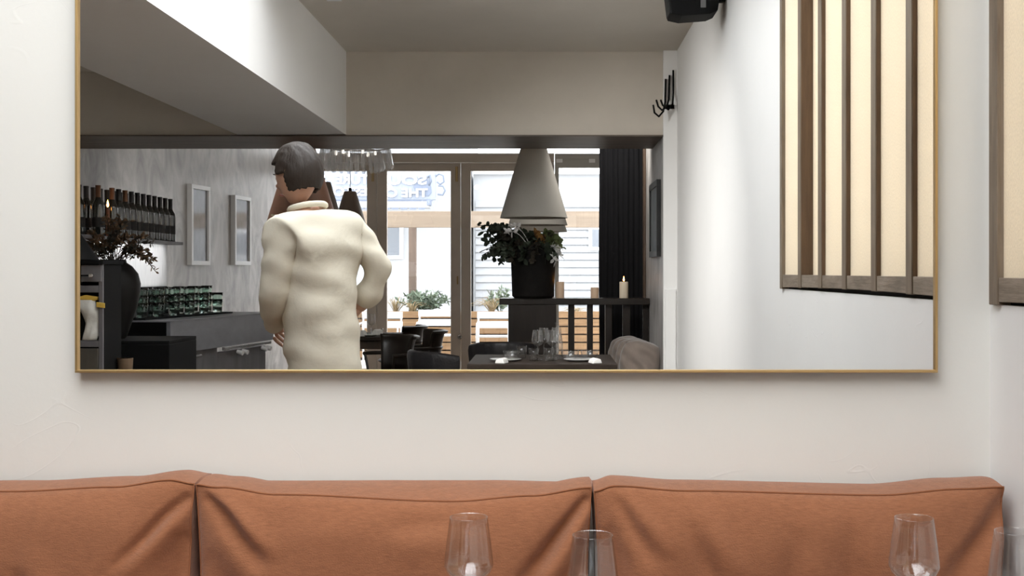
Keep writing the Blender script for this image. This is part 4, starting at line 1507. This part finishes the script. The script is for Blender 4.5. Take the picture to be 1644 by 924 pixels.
def head_mesh(c, f, r, up, s=1.0):
    """ovoid head with brow, nose, cheeks, lips and chin, facing f"""
    bm = bmesh.new()
    bmesh.ops.create_icosphere(bm, subdivisions=5, radius=1)
    for v in bm.verts:
        x, y, z = v.co            # x: right, y: front, z: up  (unit)
        X, Y, Z = x * .074, y * .095, z * .115
        if z < 0:
            k = -z
            X *= 1 - .30 * k ** 1.5
            if y > 0:
                Y *= 1 - .05 * k
            else:
                Y *= 1 - .38 * k
        if y > 0:
            Y *= .93
            nose = math.exp(-(x / .15) ** 2) * math.exp(-((z + .16) / .20) ** 2)
            Y += .026 * nose * (1.25 if z < -.1 else .85)
            brow = math.exp(-((abs(x) - .3) / .28) ** 2) * math.exp(-((z - .16) / .10) ** 2)
            Y += .006 * brow
            sock = math.exp(-((abs(x) - .38) / .17) ** 2) * math.exp(-((z - .0) / .11) ** 2)
            Y -= .011 * sock
            lip = math.exp(-(x / .25) ** 2) * (math.exp(-((z + .47) / .05) ** 2) + math.exp(-((z + .58) / .055) ** 2))
            Y += .006 * lip
            Y -= .004 * math.exp(-(x / .28) ** 2) * math.exp(-((z + .525) / .025) ** 2)
            chin = math.exp(-(x / .25) ** 2) * math.exp(-((z + .85) / .14) ** 2)
            Y += .012 * chin
        v.co = c + (r * X + f * Y + up * Z) * s
    me = bpy.data.meshes.new('head')
    bm.to_mesh(me)
    bm.free()
    return me


def build_person():
    ctr = at(519, 435, 4.9)
    ctr.z = 0
    f = Vector((-.85, -.53, 0)).normalized()
    r = Vector((f.y, -f.x, 0))
    up = Vector((0, 0, 1))
    P = lambda a, b, z: f * a + r * b + up * z        # forward, right, height
    t = thing('person', 'person in loose cream shirt seen from behind by the bar, hand on hip, dark hair', 'person', ctr)
    t.scale = (1.06,) * 3
    pts, ed, rad = [], [], []
    def add(p, rr, par=None):
        pts.append(p)
        rad.append(rr)
        if par is not None:
            ed.append((par, len(pts) - 1))
        return len(pts) - 1
    pel = add(P(-.02, 0, .92), (.11, .09))
    wst = add(P(.0, 0, 1.10), (.11, .085), pel)
    chs = add(P(.03, 0, 1.30), (.155, .115), wst)
    uch = add(P(.045, 0, 1.44), (.13, .10), chs)
    nk = add(P(.065, 0, 1.51), (.06, .06), uch)
    nk2 = add(P(.095, 0, 1.57), (.053, .053), nk)
    # right arm hangs forward
    shR = add(P(.05, .165, 1.455), .062, uch)
    elR = add(P(.07, .175, 1.19), .045, shR)
    frR = add(P(.16, .10, 1.13), .038, elR)
    wrR = add(P(.22, .03, 1.09), .028, frR)
    # left arm: elbow out, hand on the hip
    shL = add(P(-.01, -.17, 1.455), .062, uch)
    elL = add(P(-.10, -.225, 1.31), .045, shL)
    fL = add(P(-.06, -.215, 1.23), .040, elL)
    wrL = add(P(-.01, -.19, 1.145), .028, fL)
    # legs in mid-stride
    hpR = add(P(-.02, .09, .92), .088, pel)
    knR = add(P(.10, .10, .50), .062, hpR)
    clR = add(P(.09, .10, .34), .056, knR)
    anR = add(P(.08, .10, .085), .038, clR)
    hpL = add(P(-.02, -.09, .92), .088, pel)
    knL = add(P(-.06, -.10, .50), .062, hpL)
    clL = add(P(-.14, -.10, .34), .056, knL)
    anL = add(P(-.25, -.10, .12), .038, clL)
    body = skin_mesh('body', pts, ed, rad, pel)
    meshes = [body]
    # hands: palm plus five separate fingers
    def hand(wr, d, palm_n, side):
        d = d.normalized()
        s = d.cross(palm_n).normalized()
        hp_, he, hr = [wr - d * .02, wr + d * .03, wr + d * .085], [(0, 1), (1, 2)], [(.026, .02), (.034, .015), (.036, .014)]
        ms = [skin_mesh('palm', hp_, he, hr, 0)]
        for q, L in ((-.027, .068), (-.009, .078), (.009, .073), (.026, .058)):
            b = wr + d * .08 + s * q
            c1_ = b + d * L * .45 + palm_n * .008
            c2_ = c1_ + d * L * .3 + palm_n * .018
            c3_ = c2_ + d * L * .12 + palm_n * .02
            ms.append(skin_mesh('finger', [b, c1_, c2_, c3_], [(0, 1), (1, 2), (2, 3)], [.0085, .008, .0075, .006], 0, 1))
        b = wr + d * .03 + s * side * .026
        ms.append(skin_mesh('thumb', [b, b + d * .03 + s * side * .022, b + d * .06 + s * side * .026 + palm_n * .01], [(0, 1), (1, 2)], [.011, .0095, .0075], 0, 1))
        return ms
    meshes += hand(pts[wrR], P(.5, -.7, -.3), (-r * .8 - up * .4).normalized(), 1)
    meshes += hand(pts[wrL], P(.75, .1, -.65), (r * .9).normalized(), 1)
    hc = P(.125, 0, 1.675)
    hf = (f * .97 - up * .2).normalized()
    hu = (up + f * .18).normalized()
    meshes.append(head_mesh(hc, hf, r, hu))
    # ears
    for sd in (-1, 1):
        c = hc + r * sd * .073 - hf * .012 - hu * .008
        meshes.append(skin_mesh('ear', [c - hu * .022 + hf * .006, c + hf * .0, c + hu * .026 - hf * .012], [(0, 1), (1, 2)], [(.009, .006), (.013, .008), (.013, .007)], 0, 1))
    bd = part('body', join_meshes('body', meshes), M['skin'], t, smooth=True)
    bd.data.materials.clear()
    bd.data.materials.append(M['skin'])
    # eyes and mouth
    for sd in (-1, 1):
        c = hc + r * sd * .0285 + hf * .074 + hu * .001
        e = part('eye', MB().lathe([(0, -.0105), (.0075, -.0075), (.0105, 0), (.0075, .0075), (0, .0105)], seg=16), M['eye'], t, smooth=True, loc=c)
        part('iris', MB().lathe([(0, -.0045), (.0045, 0), (0, .0045)], seg=12), M['iris'], e, smooth=True, loc=hf * .0085)
        bp_ = [c + hu * .017 + r * sd * q + hf * (.012 - abs(q) * .3) for q in (-.014, -.004, .006, .016)]
        part('eyebrow', MB().tube(bp_, [.002, .003, .003, .0015], 6), M['hair'], t, smooth=True)
    mp_ = [hc - hu * .060 + hf * (.0925 - abs(q) * 8 * abs(q)) + r * q for q in (-.022, -.011, 0, .011, .022)]
    part('lips', MB().tube(mp_, [.0015, .004, .0045, .004, .0015], 8), M['lip'], t, smooth=True)
    # hair: cap over the skull with a short knot behind
    bm = bmesh.new()
    bmesh.ops.create_icosphere(bm, subdivisions=5, radius=1)
    kill = []
    for v in bm.verts:
        x, y, z = v.co
        if (y > .30 and z < .48 - .1 * abs(x)) or (z < -.62) or (y > -.05 and z < -.02):
            kill.append(v)
        n = mnoise.noise(Vector((x * 6, y * 3, z * 3))) * .004
        X, Y, Z = x * (.086 + n), y * (.110 + n), z * (.124 + n)
        if z < 0:
            X *= 1 - .22 * z * z
        v.co = hc + r * X + hf * Y + hu * Z
    bmesh.ops.delete(bm, geom=kill, context='VERTS')
    me = bpy.data.meshes.new('hair')
    bm.to_mesh(me)
    bm.free()
    hr_ = part('hair', me, M['hair'], t, smooth=True)
    so = hr_.modifiers.new('thickness', 'SOLIDIFY')
    so.thickness = .012
    so.offset = -.6
    # loose shirt
    sp_, se, sr = [], [], []
    def sadd(p, rr, par=None):
        sp_.append(p)
        sr.append(rr)
        if par is not None:
            se.append((par, len(sp_) - 1))
        return len(sp_) - 1
    s0 = sadd(P(-.03, 0, .72), (.14, .125))
    s1 = sadd(P(-.01, 0, .97), (.172, .14), s0)
    s2 = sadd(P(.005, 0, 1.12), (.165, .13), s1)
    s3 = sadd(P(.03, 0, 1.30), (.18, .138), s2)
    s4 = sadd(P(.045, 0, 1.435), (.145, .112), s3)
    s5 = sadd(P(.066, 0, 1.525), (.072, .072), s4)
    a1 = sadd(P(-.01, -.165, 1.45), .080, s4)
    a2 = sadd(P(-.06, -.195, 1.385), .068, a1)
    a3 = sadd(P(-.105, -.228, 1.31), .058, a2)
    a4 = sadd(P(-.06, -.217, 1.23), .056, a3)
    a5 = sadd(P(-.018, -.196, 1.158), .048, a4)
    b1 = sadd(P(.05, .16, 1.45), .078, s4)
    b2 = sadd(P(.07, .177, 1.19), .058, b1)
    b3 = sadd(P(.21, .035, 1.092), .047, b2)
    sm_ = skin_mesh('shirt', sp_, se, sr, 0, 3)
    for v in sm_.vertices:      # folds of the loose cloth
        q = v.co
        k = mnoise.noise(Vector((q.x * 9, q.y * 9, q.z * 16))) * .010 + math.sin(q.z * 46 + q.x * 14 + 3 * mnoise.noise(q * 5)) * .0045
        v.co = q + v.normal * k
    sh = part('shirt', sm_, M['shirt'], t, smooth=True)
    sm_.materials.clear()
    sm_.materials.append(M['shirt'])
    part('collar', MB().tube([P(.07 + .066 * math.cos(a * PI / 12), .068 * math.sin(a * PI / 12), 1.545 - .014 * math.cos(a * PI / 12)) for a in range(25)], .012, 8, False), M['shirt'], t, smooth=True)
    tm = skin_mesh('trousers', [P(-.02, 0, .84), P(-.02, .08, .78), P(.10, .10, .50), P(.08, .10, .12), P(-.02, -.08, .78), P(-.06, -.10, .50), P(-.24, -.10, .15)],
                   [(0, 1), (1, 2), (2, 3), (0, 4), (4, 5), (5, 6)], [(.12, .105), .10, .086, .072, .10, .086, .072], 0)
    tm.materials.clear()
    tm.materials.append(M['trousers'])
    part('trousers', tm, M['trousers'], t, smooth=True)
    for an, pitch, lift in ((pts[anR], 0, 0), (pts[anL], -.35, .045)):
        b = Vector((an.x, an.y, 0))
        shp = [b - f * .06 + up * (.04 + lift), b + f * .05 + up * (.036 + lift * .6), b + f * .15 + up * .026, b + f * .19 + up * .022]
        s_m = skin_mesh('shoe', shp, [(0, 1), (1, 2), (2, 3)], [(.042, .042), (.042, .036), (.044, .026), (.03, .02)], 0)
        s_m.materials.clear()
        s_m.materials.append(M['shoe'])
        part('shoe', s_m, M['shoe'], t, smooth=True)
    return t


build_person()

# ------------------------------------------------------------------ outside: terrace planter, pergola, street
struct('floor_terrace', MB().box(-14, 10, -YF - .1, -45, -.12, -.02), M['paving'], 'pale paving outside the shop front', 'ground')
DP = 19.0
SP = FPX / DP
yP = -(DP - D)
px_ = lambda p: (p - VPX) / SP
pz_ = lambda p: EYE - (p - VPY) / SP
pl = thing('planter', 'long larch planter of horizontal planks outside the doors', 'planter', (0, yP, 0))
x0p, x1p = -5.5, 3.0
npl = 6
ph = .125
for i in range(npl):
    for (a, b) in ((x0p, -2.55), (-2.545, -.55), (-.545, 1.4), (1.405, x1p)):
        j = random.uniform(-.004, .004)
        part('plank', MB().box(a, b, -.012 + j, .012 + j, .02 + i * ph, .02 + i * ph + ph - .022), M['planter'], pl, bevel=.004)
part('liner', MB().box(x0p, x1p, -.5, -.02, -.02, .68), M['soil'], pl)
for xq in (-4.6, -2.55, -.55, 1.4):
    part('batten', MB().box(xq - .03, xq + .03, -.03, -.012, -.02, .75), M['planter'], pl)

pg = thing('pergola', 'weathered timber pergola over the terrace', 'pergola', (0, yP - .62, 0))
part('crossbeam', MB().box(-6, 4, -.06, .06, pz_(363), pz_(336)), M['pergola'], pg, bevel=.006)
for pxx in (656, 420, 1010):
    part('post', MB().box(px_(pxx) - .06, px_(pxx) + .06, -.06, .06, -.02, pz_(363)), M['post'], pg, bevel=.006)


def shrub(name, label, px, py_top, d, n, L, W, m, spread, group, straw=False):
    b = at(px, 435, d)
    b.z = .66
    t = thing(name, label, 'plant', b, 0, group)
    h = at(px, py_top, d).z - .66
    for k in range(n):
        a = random.uniform(0, 2 * PI)
        q = random.uniform(.2, 1)
        e = Vector((spread * q * math.cos(a), .5 * spread * q * math.sin(a), h * random.uniform(.6, 1.0) * (1 - .25 * q)))
        if straw:
            path = [Vector((0, 0, 0)).lerp(e, u) + Vector((0, 0, .25 * h * math.sin(PI * u))) for u in (0, .25, .5, .75, 1)]
            path[-1] += Vector((e.x * .25, e.y * .25, -.10 * h))
            part('blade', MB().tube(path, [.004, .004, .003, .003, .0015], 4), m, t)
        else:
            spray(t, (0, 0, 0), e, .03, 22, L, W, m, M['lavender'], .004, .3)
    return t


pgp = 'plants in the terrace planter'
shrub('lavender_plant', 'grey green leafy plant in the planter right of the pergola post', 683, 458, 19.2, 22, .11, .03, M['lavender'], .5, pgp)
shrub('lavender_plant', 'pale upright plant in the planter just left of the black vase', 805, 455, 19.2, 10, .09, .03, M['lavender'], .25, pgp)
shrub('grass_tuft', 'straw coloured grass tuft at the left of the middle door pane', 636, 470, 19.2, 45, 0, 0, M['straw'], .28, pgp, True)
shrub('grass_tuft', 'straw coloured grass tuft at the foot of the pergola post', 662, 478, 19.1, 40, 0, 0, M['straw'], .25, pgp, True)
shrub('grass_tuft', 'feathery straw grass tuft in the pane beside the black vase', 790, 470, 19.1, 50, 0, 0, M['straw'], .3, pgp, True)
shrub('grass_tuft', 'straw grass tuft behind the balusters', 925, 488, 19.1, 40, 0, 0, M['straw'], .25, pgp, True)

# white terrace furniture
def garden_seat(label, x0, x1, d, ztop):
    t = thing('garden_chair', label, 'chair', ((x0 + x1) / 2, -(d - D), -.02), 0, 'white terrace chairs')
    W2 = (x1 - x0) / 2
    for k in range(4):
        part('slat', MB().box(-W2, W2, -.2 + k * .1, -.2 + k * .1 + .08, .44, .46), M['white_paint'], t, bevel=.003)
    for k in range(2):
        part('back_slat', MB().box(-W2, W2, -.235, -.215, ztop - .10 - k * .14, ztop - k * .14), M['white_paint'], t, bevel=.003)
    for a in (-W2 + .02, W2 - .02):
        part('arm', MB().tube([(a, .2, 0), (a, .2, .55), (a, .17, .62), (a, .1, .64), (a, -.18, .64)], .014, 8), M['white_paint'], t, smooth=True)
        part('leg', MB().tube([(a, -.22, 0), (a, -.22, ztop)], .014, 8), M['white_paint'], t)
    return t


garden_seat('white slatted terrace chair behind the middle door pane', -1.95, -1.35, 17.9, .82)
garden_seat('white slatted terrace chair behind the black leather chair', -1.05, -.55, 17.6, .8)
garden_seat('white slatted terrace chair behind the curved wooden armchairs', -2.75, -2.15, 17.6, .8)

# buildings across the street
def street_building(label, x0, x1, y, h, wins, siding):
    t = thing('street_building', label, 'building', ((x0 + x1) / 2, y, -.02))
    W2 = (x1 - x0) / 2
    part('wall', MB().box(-W2, W2, -3, 0, 0, h), M['street_wall'], t)
    part('cornice', MB().box(-W2, W2, -.3, .15, h, h + .2), M['white_paint'], t)
    for (a, b, z0, z1) in wins:
        f_ = part('window', MB().box(a - .08, b + .08, -.02, .06, z0 - .08, z1 + .08), M['white_paint'], t)
        part('pane', MB().box(a, b, .0, .065, z0, z1), M['street_glass'], f_)
    if siding:
        mb = MB()
        z = .3
        while z < 2.9:
            mb.prism([(0, z), (.045, z), (.01, z + .16), (0, z + .16)], 'x', siding[0], siding[1])
            z += .17
        s_ = part('siding', mb, M['siding_paint'], t)
        s_['kind'] = 'stuff'
    return t


street_building('white shop building across the street below the letter sign', -9.5, -1.75, -24.2, 5.2,
                [(2.6 - 5.6 + 1.3, 2.6 - 5.6 + 2.0, 1.6, 2.4), (-.2, .55, 1.75, 2.4), (1.55, 2.3, 1.75, 2.4)], None)
street_building('white clapboard building across the street behind the vase', -1.7, 6.5, -24.6, 3.6,
                [(1.35 - 2.4 - .35, 1.35 - 2.4 + .25, 1.95, 2.35), (-2.4 + 2.3, -2.4 + 3.1, 1.75, 2.3), (-2.4 + 2.3, -2.4 + 3.1, .5, 1.45)], (-4.05, -.4))

# sign across the street
DSg = 26.0
yS = -(DSg - D)
sx = lambda p: (p - VPX) * DSg / FPX
sz = lambda p: EYE - (p - VPY) * DSg / FPX
sg = thing('shop_sign', 'pale blue shop sign with white capital letters across the street', 'sign', (0, yS, 0))
part('board', MB().box(sx(495), sx(700), -.06, 0, sz(321), sz(268)), M['sign_blue'], sg, bevel=.01)
part('rail', MB().box(sx(495), sx(695), 0, .02, sz(323), sz(321)), M['sign_shape'], sg)


def letters(txt, px_right, py_base, cap_px, width_px, name='lettering'):
    cu = bpy.data.curves.new(name, 'FONT')
    cu.body = txt
    cu.size = 1
    cu.extrude = .02
    cu.offset = .022
    o = bpy.data.objects.new(name, cu)
    COL.objects.link(o)
    bpy.context.view_layer.update()
    wd = o.dimensions.x
    kx = width_px * DSg / FPX / wd
    kz = cap_px * DSg / FPX / .70
    o.scale = (kx, kz, 1)
    o.rotation_euler = (PI / 2, 0, PI)
    o.location = (sx(px_right), .025, sz(py_base))
    o.parent = sg
    bpy.context.view_layer.update()
    me = bpy.data.meshes.new_from_object(o.evaluated_get(bpy.context.evaluated_depsgraph_get()))
    n = part(name, me, None, sg, loc=o.location)
    me.materials.clear()
    me.materials.append(M['sign_white'])
    n.scale, n.rotation_euler = o.scale, o.rotation_euler
    bpy.data.objects.remove(o)
    return n


letters('SOU', 686, 296, 14, 62)
letters('TURE', 593, 295, 14, 53)
letters('&', 525, 295, 15, 13)
letters('THE C', 687, 316, 13, 64)
letters('ESTO', 591, 314, 13, 54)
blob = [(688, 290), (684, 283), (676, 284), (668, 292), (664, 300), (668, 308), (676, 313), (688, 315), (693, 309), (692, 300)]
part('blue_shape', MB().prism([(sx(a), sz(b)) for a, b in blob], 'y', .0, .015), M['sign_shape'], sg)
for pts in ([(700, 283), (705, 279), (712, 282), (713, 292), (707, 296), (702, 292)], [(704, 298), (712, 299), (715, 306), (711, 313), (703, 312)], [(684, 286), (690, 282), (692, 290), (689, 298)]):
    part('scroll', MB().tube([(sx(a), .01, sz(b)) for a, b in pts], .022, 6), M['sign_shape'], sg, smooth=True)
aw = thing('awning', 'white scalloped awning below the letter sign', 'awning', (0, yS + .1, 0))
part('canopy', MB().box(sx(495), sx(692), -.12, .25, sz(335), sz(325)), M['street_wall'], aw, bevel=.01)
for k in range(14):
    xq = sx(498 + k * 14)
    part('scallop', MB().prism([(xq - .09, sz(335)), (xq + .09, sz(335)), (xq + .06, sz(337.5)), (xq - .06, sz(337.5))], 'y', .23, .25), M['sign_shape'], aw)
part('bracket', MB().box(sx(689), sx(694), .0, .3, sz(331), sz(321)), M['sign_shape'], aw)
